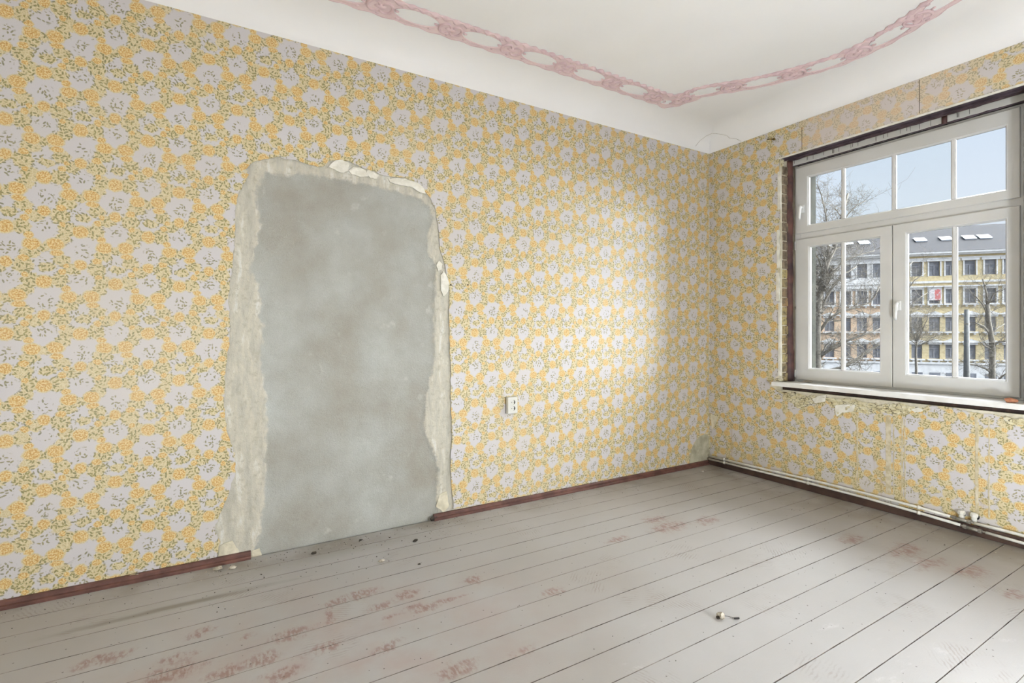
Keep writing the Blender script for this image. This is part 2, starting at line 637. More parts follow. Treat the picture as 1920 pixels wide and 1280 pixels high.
SCUFF = [(670, 1116, .12, .07), (694, 1107, .07, .04), (764, 1113, .10, .06), (708, 1138, .08, .05), (772, 1138, .07, .04), (803, 1137, .09, .05),
         (840, 1124, .16, .02), (883, 1088, .08, .06), (617, 1151, .03, .10), (547, 1190, .12, .06), (603, 1213, .10, .05), (725, 1213, .11, .05),
         (528, 1263, .10, .06), (981, 1219, .09, .04), (859, 1254, .13, .06), (194, 1235, .13, .06), (331, 1235, .10, .05), (375, 1187, .09, .05),
         (484, 1238, .11, .06), (431, 1257, .10, .05), (462, 1193, .05, .03), (1597, 1011, .14, .08), (1695, 1031, .22, .10), (1744, 1057, .16, .06),
         (1820, 1070, .16, .08), (1256, 988, .22, .09), (1226, 973, .16, .07), (1325, 975, .14, .08), (733, 1154, .07, .03), (330, 1262, .16, .06),
         (640, 1124, .10, .05), (1160, 1010, .12, .05), (1040, 1108, .10, .05), (1905, 1115, .10, .05)]


def floor_mat():
    t = NT('worn_floor_paint')
    p = t.pos()
    rnd = t.n.new('ShaderNodeObjectInfo').outputs['Random']
    g = t.vm('MULTIPLY', p, (1.0, 7.0, 1.0))
    big = t.noise(p, 1.1, 4.0)
    base = t.ramp(big, [(0.3, lin((162, 157, 151))), (0.5, lin((172, 169, 165))), (0.7, lin((181, 179, 177)))])
    base = t.mix(t.math('MULTIPLY', t.noise(g, 26, 4), 0.30), base, lin((170, 160, 150)))
    base = t.mix(t.math('MULTIPLY', rnd, 0.14), base, lin((172, 166, 160)))
    # pink wash where the dust is thin, towards the camera on the left
    warm = t.step(t.vm('LENGTH', t.vm('MULTIPLY', t.vm('SUBTRACT', p, (-3.6, -1.15, 0)), (0.75, 1.3, 0))), 1.25, 0.1)
    wn_ = t.math('MULTIPLY', warm, t.step(t.noise(p, 5, 4), 0.35, 0.7))
    base = t.mix(t.math('MULTIPLY', wn_, 0.5), base, lin((166, 142, 132)))
    # scuffs down to the red-brown coat
    d = t.n.new('ShaderNodeAttribute')
    d.attribute_name = 'wear'
    d = d.outputs['Fac']
    d = t.math('ADD', d, t.math('MULTIPLY', t.math('SUBTRACT', t.noise(p, 14, 5, 0.65), 0.5), 1.7))
    sc = t.step(d, 0.9, 0.30)
    tread = t.step(t.noise(t.vm('MULTIPLY', p, (2.6, 1.0, 1)), 26, 5, 0.65), 0.43, 0.56)
    sm = t.math('MULTIPLY', sc, tread)
    base = t.mix(t.math('MULTIPLY', sc, 0.22), base, lin((166, 142, 132)))
    base = t.mix(t.math('MULTIPLY', sm, 0.62), base, lin((134, 96, 84)))
    # shoe prints in the dust
    vo = t.vor(p, 3.1)
    va = t.sep(vo['Color'])
    prm = t.math('MULTIPLY', t.step(vo['Distance'], 0.42, 0.26), t.step(va[1], 0.35, 0.45))
    loc = t.sep(t.vm('SUBTRACT', p, vo['Position']))
    an = t.math('MULTIPLY', va[0], 6.28)
    ph = t.math('ADD', t.math('MULTIPLY', loc[0], t.math('COSINE', an)), t.math('MULTIPLY', loc[1], t.math('SINE', an)))
    st = t.step(t.math('SINE', t.math('ADD', t.math('MULTIPLY', ph, 420.0), t.math('MULTIPLY', t.noise(p, 30, 2), 9.0))), 0.1, 0.7)
    prm = t.math('MULTIPLY', t.math('MULTIPLY', prm, st), t.step(t.noise(p, 11, 3), 0.42, 0.62))
    base = t.mix(t.math('MULTIPLY', prm, 0.55), base, lin((146, 134, 125)))
    # brown dirt along both walls, at the window also shade painted into the boards
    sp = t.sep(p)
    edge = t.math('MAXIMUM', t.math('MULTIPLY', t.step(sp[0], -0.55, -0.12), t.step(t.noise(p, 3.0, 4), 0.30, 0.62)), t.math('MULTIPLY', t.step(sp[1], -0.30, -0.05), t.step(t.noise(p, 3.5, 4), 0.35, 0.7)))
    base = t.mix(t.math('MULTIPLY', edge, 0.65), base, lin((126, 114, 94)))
    # olive stain along one board by the long wall, pale plaster smears by the window
    sx, sy = on_floor(330, 1136)
    sd = t.vm('LENGTH', t.vm('MULTIPLY', t.vm('SUBTRACT', p, (sx, sy, 0)), (1 / 0.55, 1 / 0.032, 0)))
    base = t.mix(t.step(t.math('ADD', sd, t.math('MULTIPLY', t.noise(g, 5, 3), 0.9)), 1.5, 0.6, 0.0, 0.6), base, lin((112, 104, 82)))
    smear = t.math('MULTIPLY', t.step(t.noise(t.vm('MULTIPLY', p, (1.0, 2.2, 1)), 2.6, 6, 0.7), 0.60, 0.72), t.step(sp[1], -1.3, -1.9))
    base = t.mix(t.math('MULTIPLY', smear, 0.4), base, lin((206, 204, 202)))
    # specks
    vs = t.vor(p, 42)
    spk = t.math('MULTIPLY', t.step(vs['Distance'], 0.16, 0.10), t.step(t.sep(vs['Color'])[0], 0.90, 0.93))
    base = t.mix(t.math('MULTIPLY', spk, 0.8), base, lin((88, 80, 72)))
    rough = t.step(big, 0.3, 0.7, 0.52, 0.66)
    return t.done(base, rough, t.bump(t.noise(g, 60, 4), 0.22, 0.003), 0.5)

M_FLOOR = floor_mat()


def glass_mat(name):
    t = NT(name)
    t.n.remove(t.b)
    tr = t.n.new('ShaderNodeBsdfTransparent')
    tr.inputs[0].default_value = (0.97, 0.98, 0.975, 1)
    gl = t.n.new('ShaderNodeBsdfGlossy')
    gl.inputs['Roughness'].default_value = 0.02
    fr = t.n.new('ShaderNodeFresnel')
    fr.inputs[0].default_value = 1.25
    mx = t.n.new('ShaderNodeMixShader')
    t.l.new(fr.outputs[0], mx.inputs[0])
    t.l.new(tr.outputs[0], mx.inputs[1])
    t.l.new(gl.outputs[0], mx.inputs[2])
    t.l.new(mx.outputs[0], t.out.inputs[0])
    return t.m

M_GLASS = glass_mat('window_glass')

# ================================================================== THE ROOM
RX0, RY0, WT, CT, CD = -5.4, -3.9, 2.80, 2.95, 0.25     # room extents, wall top, ceiling, cove depth

# ------------------------------------------------------------------ floor
fl = MB().box(RX0 - 0.1, 0.3, RY0 - 0.1, 0.2, -0.16, -0.030).build('floor', M_SUB)
tag(fl, 'grey painted plank floor with dusty footprints and reddish scuffs', 'floor', kind='structure')
SCUFF_XY = [(*on_floor(px, py), rx, ry) for (px, py, rx, ry) in SCUFF]
def plank_mesh(y0, y1, h):
    # one board: bottom, sides, eased edges and a top cut fine enough to carry its wear
    n = 170
    c = 0.0008
    row = [(y0, -0.030), (y0, h - c), (y0 + c, h), (y0 + (y1 - y0) * 0.25, h), ((y0 + y1) / 2, h), (y0 + (y1 - y0) * 0.75, h), (y1 - c, h), (y1, h - c), (y1, -0.030)]
    k = len(row)
    vs, fs, wear = [], [], []
    for i in range(n + 1):
        x = RX0 + (-0.004 - RX0) * i / n
        for (y, z) in row:
            vs.append((x, y, z))
            wear.append(min(3.0, min(math.hypot((x - a) / rx, (y - b) / ry) for (a, b, rx, ry) in SCUFF_XY)))
    for i in range(n):
        for j in range(k):
            a, b = i * k + j, i * k + (j + 1) % k
            fs.append((a, a + k, b + k, b))
    fs += [tuple(range(k)), tuple(range(n * k, n * k + k))[::-1]]
    me = bpy.data.meshes.new('plank')
    me.from_pydata(vs, [], fs)
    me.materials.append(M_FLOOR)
    me.materials.append(M_EDGE)
    for i, p_ in enumerate(me.polygons):
        if i < n * k and (i % k) in (0, 1, k - 3, k - 2, k - 1):
            p_.material_index = 1
    at_ = me.attributes.new('wear', 'FLOAT', 'POINT')
    at_.data.foreach_set('value', wear)
    return me
edges = [-0.006] + [-0.153 - 0.1408 * k for k in range(27)]
edges[-1] = RY0
rp = random.Random(3)
for k in range(len(edges) - 1):
    g0 = rp.choice([0.0005, 0.0007, 0.001, 0.0014])
    g1 = rp.choice([0.0005, 0.0007, 0.001, 0.0014])
    y1, y0 = edges[k] - g0, edges[k + 1] + g1
    h = rp.uniform(-0.0012, 0.0)
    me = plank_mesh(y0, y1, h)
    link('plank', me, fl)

# ------------------------------------------------------------------ long wall on the left, with the walled-up door
wl_o = MB().box(RX0 - 0.25, 0.45, 0.020, 0.30, -0.16, 3.10).build('wall_left', M_PLASTER)
tag(wl_o, 'long wall with yellow rose wallpaper around a bricked-up grey doorway', 'wall', kind='structure')

NOTCH_PX = [(405, 1058), (408, 1040), (412, 1015), (402, 990), (425, 935), (441, 885), (440, 850), (426, 810), (419, 760), (422, 700), (429, 650), (432, 600),
            (428, 560), (436, 500), (440, 450), (440, 400), (448, 360), (466, 328), (456, 320), (480, 301), (520, 294), (560, 302), (600, 314),
            (622, 300), (655, 303), (690, 318), (722, 330), (760, 333), (790, 349), (806, 370), (816, 392), (822, 430), (825, 470), (833, 490),
            (839, 520), (843, 545), (842, 600), (845, 700), (846, 780), (848, 822), (845, 850), (845, 900), (850, 940), (849, 964)]
CEM_PX = [(466, 1062), (474, 1035), (488, 1000), (495, 940), (498, 860), (500, 800), (498, 740), (490, 690), (494, 620), (486, 592), (490, 560), (478, 520),
          (466, 500), (480, 465), (487, 420), (484, 380), (482, 345), (500, 325), (560, 325), (620, 333), (690, 345), (750, 360), (790, 372), (806, 390),
          (812, 410), (803, 440), (800, 470), (812, 485), (818, 510), (816, 550), (812, 600), (815, 650), (812, 700), (800, 740), (795, 800),
          (815, 850), (822, 880), (820, 920), (822, 985)]
notch = jag([on_left(*q) for q in NOTCH_PX], 0.004, 0.018, 1)
cem = [on_left(*q) for q in CEM_PX]
nl, nr = notch[0][0], notch[-1][0]
left_bottom = jag([(nl, 0.030), (-4.2, 0.033), (-4.6, 0.028), (-5.0, 0.034), (RX0, 0.030)], 0.004, 0.03, 2)
right_bottom = jag([(nr, 0.045), (-2.3, 0.038), (-1.8, 0.034), (-1.2, 0.034), (-0.6, 0.036), (-0.001, 0.034)], 0.003, 0.03, 3)
hole = jag([on_left(*q) for q in [(1294, 872), (1293, 856), (1297, 840), (1303, 828), (1311, 818), (1320, 813), (1327, 815), (1329.5, 822), (1329.5, 872)]], 0.003, 0.02, 4)
paper_out = ([(RX0, WT)] + left_bottom[::-1] + [(x, z) for x, z in notch if z > 0.034]
             + [q for q in right_bottom if q[0] < hole[0][0] - 0.005] + [q for q in hole if q[1] > 0.036][:] + [(-0.001, 0.2), (-0.001, WT)])
LP = lambda a, b, c: (a, -c, b)
sheet('wallpaper', [paper_out], 0.0016, LP, M_PAPER_L, wl_o)
coat_notch = [(x - 0.02 if i < len(notch) / 2 else x + 0.02, min(z, 2.2) + (0.0 if z < 1.9 else 0.02)) for i, (x, z) in enumerate(notch)]
coat = [(RX0, WT), (RX0, -0.02), (coat_notch[0][0], -0.02)] + coat_notch + [(coat_notch[-1][0], -0.02), (0.0, -0.02), (0.0, WT)]
sheet('plaster_coat', [coat], 0.019, lambda a, b, c: (a, 0.020 - c, b), M_PLASTER, wl_o)

# walled-up opening: one relief, cement in the middle, trowelled filler round it
npoly = [(x, z) for x, z in coat_notch] + [(coat_notch[-1][0], -0.03), (coat_notch[0][0], -0.03)]
npoly_big = npoly
cpoly = cem + [(cem[-1][0], -0.05), (cem[0][0], -0.05)]
gx0, gx1 = min(p[0] for p in npoly), max(p[0] for p in npoly)
gz1 = max(p[1] for p in npoly)
ST = 0.0125
nx, nz = int((gx1 - gx0) / ST) + 2, int((gz1 + 0.03) / ST) + 2
vid, vs, cm_val = {}, [], []
for j in range(nz):
    for i in range(nx):
        x, z = gx0 + i * ST, -0.03 + j * ST
        ins = inside((x, z), cpoly)
        d = edge_dist((x, z), cem, False)
        d = d if ins else -d
        nn = mnoise.noise(Vector((x * 7, 0.3, z * 4.5))) + 0.5 * mnoise.noise(Vector((x * 22, 4.3, z * 14)))
        n3 = mnoise.noise(Vector((x * 55, 9.3, z * 40)))
        if d > 0:
            y = 0.0135 + 0.0018 * nn + 0.0006 * n3 - 0.006 * math.exp(-d / 0.012)
        else:
            ridge = abs(mnoise.noise(Vector((x * 26, 2.2, z * 6))))
            y = 0.0065 + 0.0028 * nn + 0.0016 * n3 - 0.005 * (0.5 - ridge) * math.exp(d / 0.05)
            y = max(y, 0.0022)
        vs.append((x, y, z))
        cm_val.append(max(0.0, min(1.0, 0.5 + d / 0.05)))
fa, fb = [], []
for j in range(nz - 1):
    for i in range(nx - 1):
        x, z = gx0 + (i + .5) * ST, -0.03 + (j + .5) * ST
        if not inside((x, z), npoly_big):
            continue
        a = j * nx + i
        q = (a, a + 1, a + nx + 1, a + nx)
        (fa if sum(cm_val[k] for k in q) > 2.0 else fb).append(q)
for nm, ff, lab in (('cement_fill', fa, 'rough grey cement in the walled-up doorway'), ('filler_border', fb, 'cream trowelled filler round the cement')):
    used = sorted({k for f in ff for k in f})
    rm = {k: n for n, k in enumerate(used)}
    me = bpy.data.meshes.new(nm)
    me.from_pydata([vs[k] for k in used], [], [tuple(rm[k] for k in f) for f in ff])
    at_ = me.attributes.new('cement', 'FLOAT', 'POINT')
    at_.data.foreach_set('value', [cm_val[k] for k in used])
    me.materials.append(M_PATCH)
    o = link(nm, me, wl_o, smooth=True)
    o['label'] = lab

CHUNKS = [[(616, 313), (626, 302), (640, 299), (655, 306), (653, 322), (640, 324), (628, 318)],
          [(654, 320), (662, 314), (676, 314), (686, 320), (690, 331), (676, 332), (660, 327)],
          [(688, 318), (700, 322), (709, 329), (706, 336), (694, 333), (686, 326)],
          [(727, 336), (740, 333), (760, 335), (772, 340), (768, 350), (750, 347), (732, 342)],
          [(770, 339), (785, 344), (794, 353), (798, 364), (788, 361), (776, 354), (767, 349)],
          [(826, 516), (832, 508), (838, 518), (842, 532), (840, 546), (832, 556), (827, 545)],
          [(818, 496), (824, 489), (829, 495), (827, 505), (821, 508)],
          [(453, 321), (458, 317), (466, 321), (461, 326)],
          [(408, 1050), (414, 1022), (436, 1014), (446, 1030), (452, 1040), (430, 1046)],
          [(468, 1050), (474, 1032), (486, 1028), (492, 1042), (484, 1052)],
          [(818, 950), (824, 928), (838, 920), (842, 950), (832, 960)]]
for k, c in enumerate(CHUNKS):
    pts = [on_left(*q) for q in c]
    pts = jag(pts + [pts[0]], 0.0025, 0.012, 20 + k)[:-1]
    o = sheet('plaster_flake', [pts], 0.006, lambda a, b, c, k=k: (a, (0.001 if k < 8 else 0.006) - c * (0.8 + 0.5 * mnoise.noise(Vector((a * 30, b * 30, k)))), b), M_PLASTER_WHITE if k < 7 else M_PLASTER, wl_o)
# dark crumbled spot where the right skirting starts
x, z = on_left(812, 974)
MB().lump((x, -0.012, 0.012), 0.022, 3, 2, 0.6, (1.2, 0.5, 0.7)).build('crumbled_edge', M_CRUMB_DARK, wl_o)
for (px, py) in ((845, 534), (877, 534)):
    x, z = on_left(px, py)
    MB().disc((x, 0.004, z), (0, -1, 0), 0.005, 0.0075, 10).build('dowel_hole', M_DARK, wl_o)

hp = [on_left(*q) for q in [(1291, 874), (1290, 856), (1294, 838), (1300, 825), (1310, 814), (1320, 809), (1329.5, 811), (1329.5, 874)]]
sheet('damp_plaster', [hp], 0.0012, lambda a, b, c: (a, 0.0012 - c, b), M_DAMP, wl_o)
# lifted corners of paper
def flap(px, py, w, h, lean):
    x, z = on_left(px, py)
    m = MB()
    n = 6
    vs, fs = [], []
    for i in range(n + 1):
        t_ = i / n
        vs += [(x - w / 2 + lean * t_ * w, -0.002 - 0.02 * t_ * t_, z + h * t_), (x + w / 2 * (1 - t_) + lean * t_ * w, -0.002 - 0.03 * t_ * t_, z + h * t_ * 0.9)]
    for i in range(n):
        fs.append((2 * i, 2 * i + 1, 2 * i + 3, 2 * i + 2))
    m.add(vs, fs)
    m.build('paper_flap', M_PAPER_L, wl_o, smooth=True)
flap(243, 1086, 0.05, 0.035, 0.8)
def crease(pxs, r):
    pts = [(on_left(*q)[0], -0.0012, on_left(*q)[1]) for q in pxs]
    MB().tube(pts, [r * (0.2 + math.sin(math.pi * i / (len(pts) - 1))) for i in range(len(pts))], 6).build('paper_crease', M_PAPER_L, wl_o, smooth=True)
crease([(78, 1082), (100, 1072), (122, 1060), (145, 1046), (165, 1036), (182, 1034)], 0.0035)
crease([(296, 1044), (304, 1040), (312, 1035)], 0.004)

# ------------------------------------------------------------------ window wall on the right
OY0, OY1, OZ0, OZ1 = -2.068, -0.668, 0.765, 2.565        # opening on the room side
EY0, EY1, EZ0, EZ1 = -2.010, -0.736, 0.830, 2.490        # opening on the street side
wr_m = MB()
XF = 0.004
wr_m.box(XF, 0.24, RY0 - 0.25, OY0, -0.16, 3.10).box(XF, 0.24, OY1, 0.30, -0.16, 3.10)
wr_m.box(XF, 0.24, OY0, OY1, OZ1, 3.10).box(XF, 0.24, OY0, OY1, -0.16, 0.735).box(0.06, 0.24, OY0, OY1, 0.735, OZ0)
wr_o = wr_m.build('wall_right', M_PLASTER)
M_OUTWALL = simple('grey_street_render', (66, 66, 60), (54, 54, 49), 6, 0.95, 0.4, 60, 0.1)
MB().box(0.24, 0.38, RY0 - 0.25, EY0, -0.16, 3.10).box(0.24, 0.38, EY1, 0.30, -0.16, 3.10).box(0.24, 0.38, EY0, EY1, EZ1, 3.10).box(0.24, 0.38, EY0, EY1, -0.16, EZ0).build('street_leaf', M_OUTWALL, wr_o)
tag(wr_o, 'window wall with torn yellow rose wallpaper and bare brick reveal', 'wall', kind='structure')

UNDER_PX = [(1443, 724), (1460, 733), (1471, 740), (1482, 753), (1500, 767), (1515, 759), (1535, 754), (1550, 750), (1565, 760), (1569, 780.5), (1580, 773),
            (1600, 771), (1612, 772), (1630, 776), (1640, 769), (1657, 772), (1677, 776), (1700, 775), (1712, 769), (1730, 767), (1740, 761),
            (1765, 761), (1790, 766), (1815, 772), (1840, 775), (1865, 777), (1880, 781), (1888, 792), (1905, 795), (1920, 796)]
under = jag([on_right(*q) for q in UNDER_PX] + [(-2.14, 0.70)], 0.004, 0.014, 5)
jambL = jag([(OY1 + 0.004, OZ1 + 0.006), (OY1 + 0.016, 2.50), (OY1 + 0.007, 2.42), (OY1 + 0.006, 2.10), (OY1 + 0.024, 1.90), (OY1 + 0.028, 1.62), (OY1 + 0.022, 1.50), (OY1 + 0.006, 1.40),
             (OY1 + 0.006, 0.86), (OY1 + 0.05, 0.82)], 0.003, 0.03, 6)
jambR = jag([(-2.14, 0.70), (OY0 - 0.03, 0.80), (OY0 - 0.01, 1.2), (OY0 - 0.02, 1.8), (OY0 - 0.01, OZ1 + 0.006)], 0.004, 0.03, 8)
hole_r = jambL + under + jambR[1:]
bottom_r = jag([(-0.02, 0.06), (-0.25, 0.065), (-0.9, 0.055), (-1.6, 0.05), (-2.4, 0.055), (RY0, 0.055)], 0.004, 0.03, 9)
cornerL = jag([(-0.002, WT), (-0.002, 0.46), (-0.022, 0.43), (-0.012, 0.33), (-0.016, 0.22), (-0.008, 0.15)], 0.003, 0.03, 10)
out_r = [(RY0, WT)] + cornerL + bottom_r
RP = lambda a, b, c: (-c, a, b)
sheet('wallpaper', [out_r, hole_r], 0.0016, lambda a, b, c: (0.002 - c * 2.5, a, b), M_PAPER_R, wr_o)

# broken plaster under the sill
def relief(name, y0, y1, z0, z1, x, amp, st, mat, parent, seed, keep=None):
    ny, nz_ = int((y1 - y0) / st) + 1, int((z1 - z0) / st) + 1
    vs, fs = [], []
    for j in range(nz_ + 1):
        for i in range(ny + 1):
            y, z = y0 + (y1 - y0) * i / ny, z0 + (z1 - z0) * j / nz_
            n = mnoise.noise(Vector((y * 20, z * 30, seed))) + 0.5 * mnoise.noise(Vector((y * 55, z * 70, seed + 3)))
            vs.append((x - amp * (0.5 + 0.6 * n), y, z))
    for j in range(nz_):
        for i in range(ny):
            a = j * (ny + 1) + i
            if keep is None or keep(y0 + (y1 - y0) * (i + .5) / ny, z0 + (z1 - z0) * (j + .5) / nz_):
                fs.append((a, a + 1, a + ny + 2, a + ny + 1))
    return MB().add(vs, fs).build(name, mat, parent, smooth=False)
def under_z(y):
    for (a, b) in zip(under[:-1], under[1:]):
        if min(a[0], b[0]) <= y <= max(a[0], b[0]) and a[0] != b[0]:
            return a[1] + (b[1] - a[1]) * (y - a[0]) / (b[0] - a[0])
    return 0.72
def ragged_top(y):
    return 0.728 - 0.02 * (0.5 + mnoise.noise(Vector((y * 9, 1.7, 0)))) - (0.012 if y < -1.75 else 0) + 0.012 * mnoise.noise(Vector((y * 40, 7.7, 0)))
relief('broken_plaster', -2.10, -0.62, 0.585, 0.735, 0.0035, 0.015, 0.007, M_RUBBLE, wr_o, 4.0, lambda y, z: under_z(y) - 0.006 < z < ragged_top(y))
MB().box(0.045, 0.060, OY0 + 0.002, OY1 - 0.002, 0.735, OZ0 - 0.001).build('sill_batten', M_DARKWOOD, wr_o)
m = MB().box(0.028, 0.05, -2.1, -0.625, 0.735, 0.7635)
m.build('sill_bed', M_DARKWOOD, wr_o)
TORN = [[(1566, 760), (1569, 781), (1580, 773), (1600, 771), (1606, 757), (1585, 758)], [(1709, 768), (1722, 763), (1732, 768), (1728, 772), (1716, 772)],
        [(1535, 742), (1550, 740), (1548, 752), (1530, 756), (1524, 748)]]
for k, c in enumerate(TORN):
    pts = [on_right(*q) for q in c]
    pts = jag(pts + [pts[0]], 0.002, 0.012, 60 + k)[:-1]
    sheet('plaster_flake', [pts], 0.004, lambda a, b, c: (-0.0035 - c, a, b), M_PLASTER_WHITE, wr_o)
# strips where the paper was cut and peeled behind the old radiator
for k, (pxa, w, y0p, y1p) in enumerate([(1608, 0.010, 778, 925), (1666, 0.028, 780, 948), (1676, 0.006, 782, 950), (1692, 0.010, 785, 955), (1697, 0.006, 785, 956),
                                        (1832, 0.014, 782, 985), (1855, 0.006, 782, 980)]):
    ya, zt = on_right(pxa, y0p)
    zb = max(on_right(pxa, y1p)[1], 0.12)
    ll = jag([(ya - w / 2, zb), (ya - w / 2, zt)], 0.0022, 0.025, 70 + k)
    rr = jag([(ya + w / 2, zt), (ya + w / 2, zb)], 0.0022, 0.025, 90 + k)
    sheet('peeled_strip', [ll + rr], 0.0022, lambda a, b, c: (-0.0021 - c, a, b), M_STRIP, wr_o)
# seams of the paper above the window
for (px, p0, p1) in ((1504, 238, 283), (1724, 150, 212)):
    (ya, z0), (yb, z1) = on_right(px, p1), on_right(px, p0)
    MB().box(-0.0032, 0.0, ya - 0.0012, ya + 0.0012, z0, min(z1, WT)).build('paper_seam', M_DARKWOOD, wr_o)
# torn paper in the corner, low down, and the pale strip up the corner
MB().tube([(-0.004, -0.004, 0.48), (-0.004, -0.004, 1.6), (-0.004, -0.004, WT)], 0.0035, 6).build('corner_strip', M_PLASTER, wr_o, smooth=True)
relief('broken_plaster', -0.03, -0.001, 0.12, 0.47, 0.003, 0.008, 0.006, M_RUBBLE, wr_o, 9.0)
c = [on_right(*q) for q in [(1333, 776), (1347, 781), (1342, 795), (1336, 806)]]
sheet('plaster_flake', [c], 0.005, lambda a, b, c: (-0.003 - c, a, b), M_PLASTER, wr_o)

# bare bricks of both reveals
rb = random.Random(11)
bm_len = [0.062, 0.070, 0.066, 0.058]
for side in (0, 1):
    for k in range(24):
        z0 = 0.80 + k * 0.0745
        if z0 + 0.066 > OZ1:
            continue
        l = rb.choice(bm_len)
        pr = rb.uniform(0.004, 0.011)
        x0 = 0.022 + rb.uniform(-0.004, 0.006)
        if side == 0:
            b = MB().box(x0, x0 + l, OY1 - pr, OY1 + 0.03, z0, z0 + 0.066)
        else:
            b = MB().box(x0, x0 + l, OY0 - 0.03, OY0 + pr, z0, z0 + 0.066)
        b.build('brick', M_BRICK if z0 < 1.72 and rb.random() < 0.9 else M_MORTAR, wr_o, 0.003, segs=1)
    # mounting foam squeezed out beside the frame
    pts, rr = [], []
    for k in range(90):
        z = 0.80 + k * (OZ1 - 0.81) / 89
        n = 0.5 + mnoise.noise(Vector((z * 7, side * 5.0, 0))) * 0.8 + 0.4 * mnoise.noise(Vector((z * 23, side * 5.0, 2)))
        low = 1.0 + 0.45 * max(0.0, 1.0 - (z - 0.8) / 0.35)
        pts.append((0.119 + 0.006 * mnoise.noise(Vector((z * 11, 3, side))), (OY1 + 0.006) if side == 0 else (OY0 - 0.006), z))
        rr.append(max(0.024, (0.029 + 0.008 * n) * min(low, 1.25)))
    MB().tube(pts, rr, 10).build('foam_bead', M_FOAM, wr_o, smooth=True)
    # white plaster left on the arris
    for k, (za_, zb_, w) in enumerate(((0.845, 1.42, 0.016), (1.44, 1.66, 0.020), (1.70, 2.0, 0.014), (2.16, 2.46, 0.022))):
        off = 0.018 if k in (1, 2) else 0.004
        yb = OY1 + off if side == 0 else OY0 - off - w
        a = jag([(yb - 0.010, za_), (yb - 0.010, zb_)], 0.0025 if k else 0.0008, 0.02, 30 + k)
        b_ = jag([(yb + w - 0.006, zb_), (yb + w - 0.006, za_)], 0.0012, 0.05, 40 + k)
        sheet('plaster_edge', [a + b_], 0.012, lambda a, b, c: (0.012 - 0.008 - c, a, b), M_PLASTER_WHITE, wr_o)
y_, z_ = on_right(1466, 306)
MB().lump((0.002, y_, z_), 0.022, 5, 2, 0.5, (0.35, 0.6, 1.2)).build('plaster_flake', M_RUBBLE, wr_o)
# rubble at the left end of the sill
MB().lump((0.03, -0.648, 0.812), 0.03, 8, 2, 0.7, (1.3, 1.0, 0.5)).build('crumbled_edge', M_RUBBLE, wr_o)

# lintel: dark steel, foam under it, white packing board over the window
lt = MB().box(0.0065, 0.075, OY0 - 0.02, OY1 + 0.02, OZ1 - 0.004, OZ1 + 0.0005)
lt.box(0.050, 0.058, OY0, OY1, OZ1 - 0.016, OZ1 - 0.004)
lt.build('steel_lintel', M_STEEL, wr_o)
pts, rr = [], []
for k in range(120):
    y = OY0 + 0.01 + (OY1 - OY0 - 0.02) * k / 119
    pts.append((0.098 + 0.004 * mnoise.noise(Vector((y * 9, 0, 1))), y, OZ1 - 0.006))
    rr.append(0.010 + 0.006 * mnoise.noise(Vector((y * 14, 0, 5))))
MB().tube(pts, rr, 8).build('foam_bead', M_FOAM_DARK, wr_o, smooth=True)
pts, rr = [], []
for k in range(160):
    y = OY0 + 0.01 + (OY1 - OY0 - 0.02) * k / 159
    pts.append((0.133, y, 2.5135 + 0.0015 * mnoise.noise(Vector((y * 20, 0, 1)))))
    rr.append(max(0.0015, 0.004 + 0.0025 * mnoise.noise(Vector((y * 26, 0, 5)))) * (1.0 if y > -1.55 else 1.6))
MB().tube(pts, rr, 6).build('foam_bead', M_STEEL, wr_o, smooth=True)  # draws the foamy shadow gap between board and frame as a dark line
MB().disc((0.128, on_right(1771, 222, 0.13)[0], 2.512), (0, 0, 1), 0.014, 0.05, 10).build('foam_plug', M_FOAM, wr_o, smooth=True)
yp = on_right(1771, 222, 0.13)[0]
for (ya, yb) in ((OY1 - 0.022, yp + 0.014), (yp - 0.014, OY0 + 0.022)):
    MB().box(0.128, 0.160, ya, yb, 2.517, OZ1 - 0.006).build('packing_board', M_PVC, wr_o, 0.002)
for k in range(26):
    y = rb.uniform(OY0 + 0.25, OY1 - 0.03)
    if abs(y - yp) < 0.03: continue
    MB().box(0.1265, 0.130, y - 0.0008, y + 0.0008, 2.52 + rb.uniform(0, 0.014), OZ1 - 0.008).build('board_crack', M_CRUMB_DARK, wr_o)
MB().box(-0.006, 0.006, OY0 - 0.02, OY1 + 0.012, OZ1 - 0.006, OZ1 + 0.006).build('plaster_bead', M_PLASTER_WHITE, wr_o, 0.002)

# hook in the wall above the window
y_, z_ = on_right(1452, 261)
hk = empty('wall_hook', (-0.003, y_, z_))
tag(hk, 'small tarnished brass hook on the wallpaper near the window corner', 'hook')
MB().disc((0, 0, 0), (-1, 0, 0), 0.010, 0.006, 10).build('plate', M_BRASS, hk)
MB().tube([(-0.004, 0, 0), (-0.012, 0.012, 0.003), (-0.014, 0.030, 0.008), (-0.014, 0.052, 0.010)], [0.0045, 0.004, 0.0035, 0.003], 6).build('prong', M_BRASS, hk, smooth=True)
MB().tube([(-0.004, 0, 0), (-0.012, -0.008, -0.006), (-0.02, -0.01, -0.012)], 0.0035, 6).build('prong', M_BRASS, hk, smooth=True)

# ------------------------------------------------------------------ walls behind the camera
wb = MB().box(RX0 - 0.25, RX0, RY0 - 0.25, 0.02, -0.16, 3.10).build('wall_back', M_PAPER_R)
tag(wb, 'papered wall behind the camera facing the window', 'wall', kind='structure')
wf = MB().box(RX0, XF, RY0 - 0.25, RY0, -0.16, 3.10).build('wall_front', M_PAPER_L)
tag(wf, 'papered wall behind the camera facing the doorway', 'wall', kind='structure')

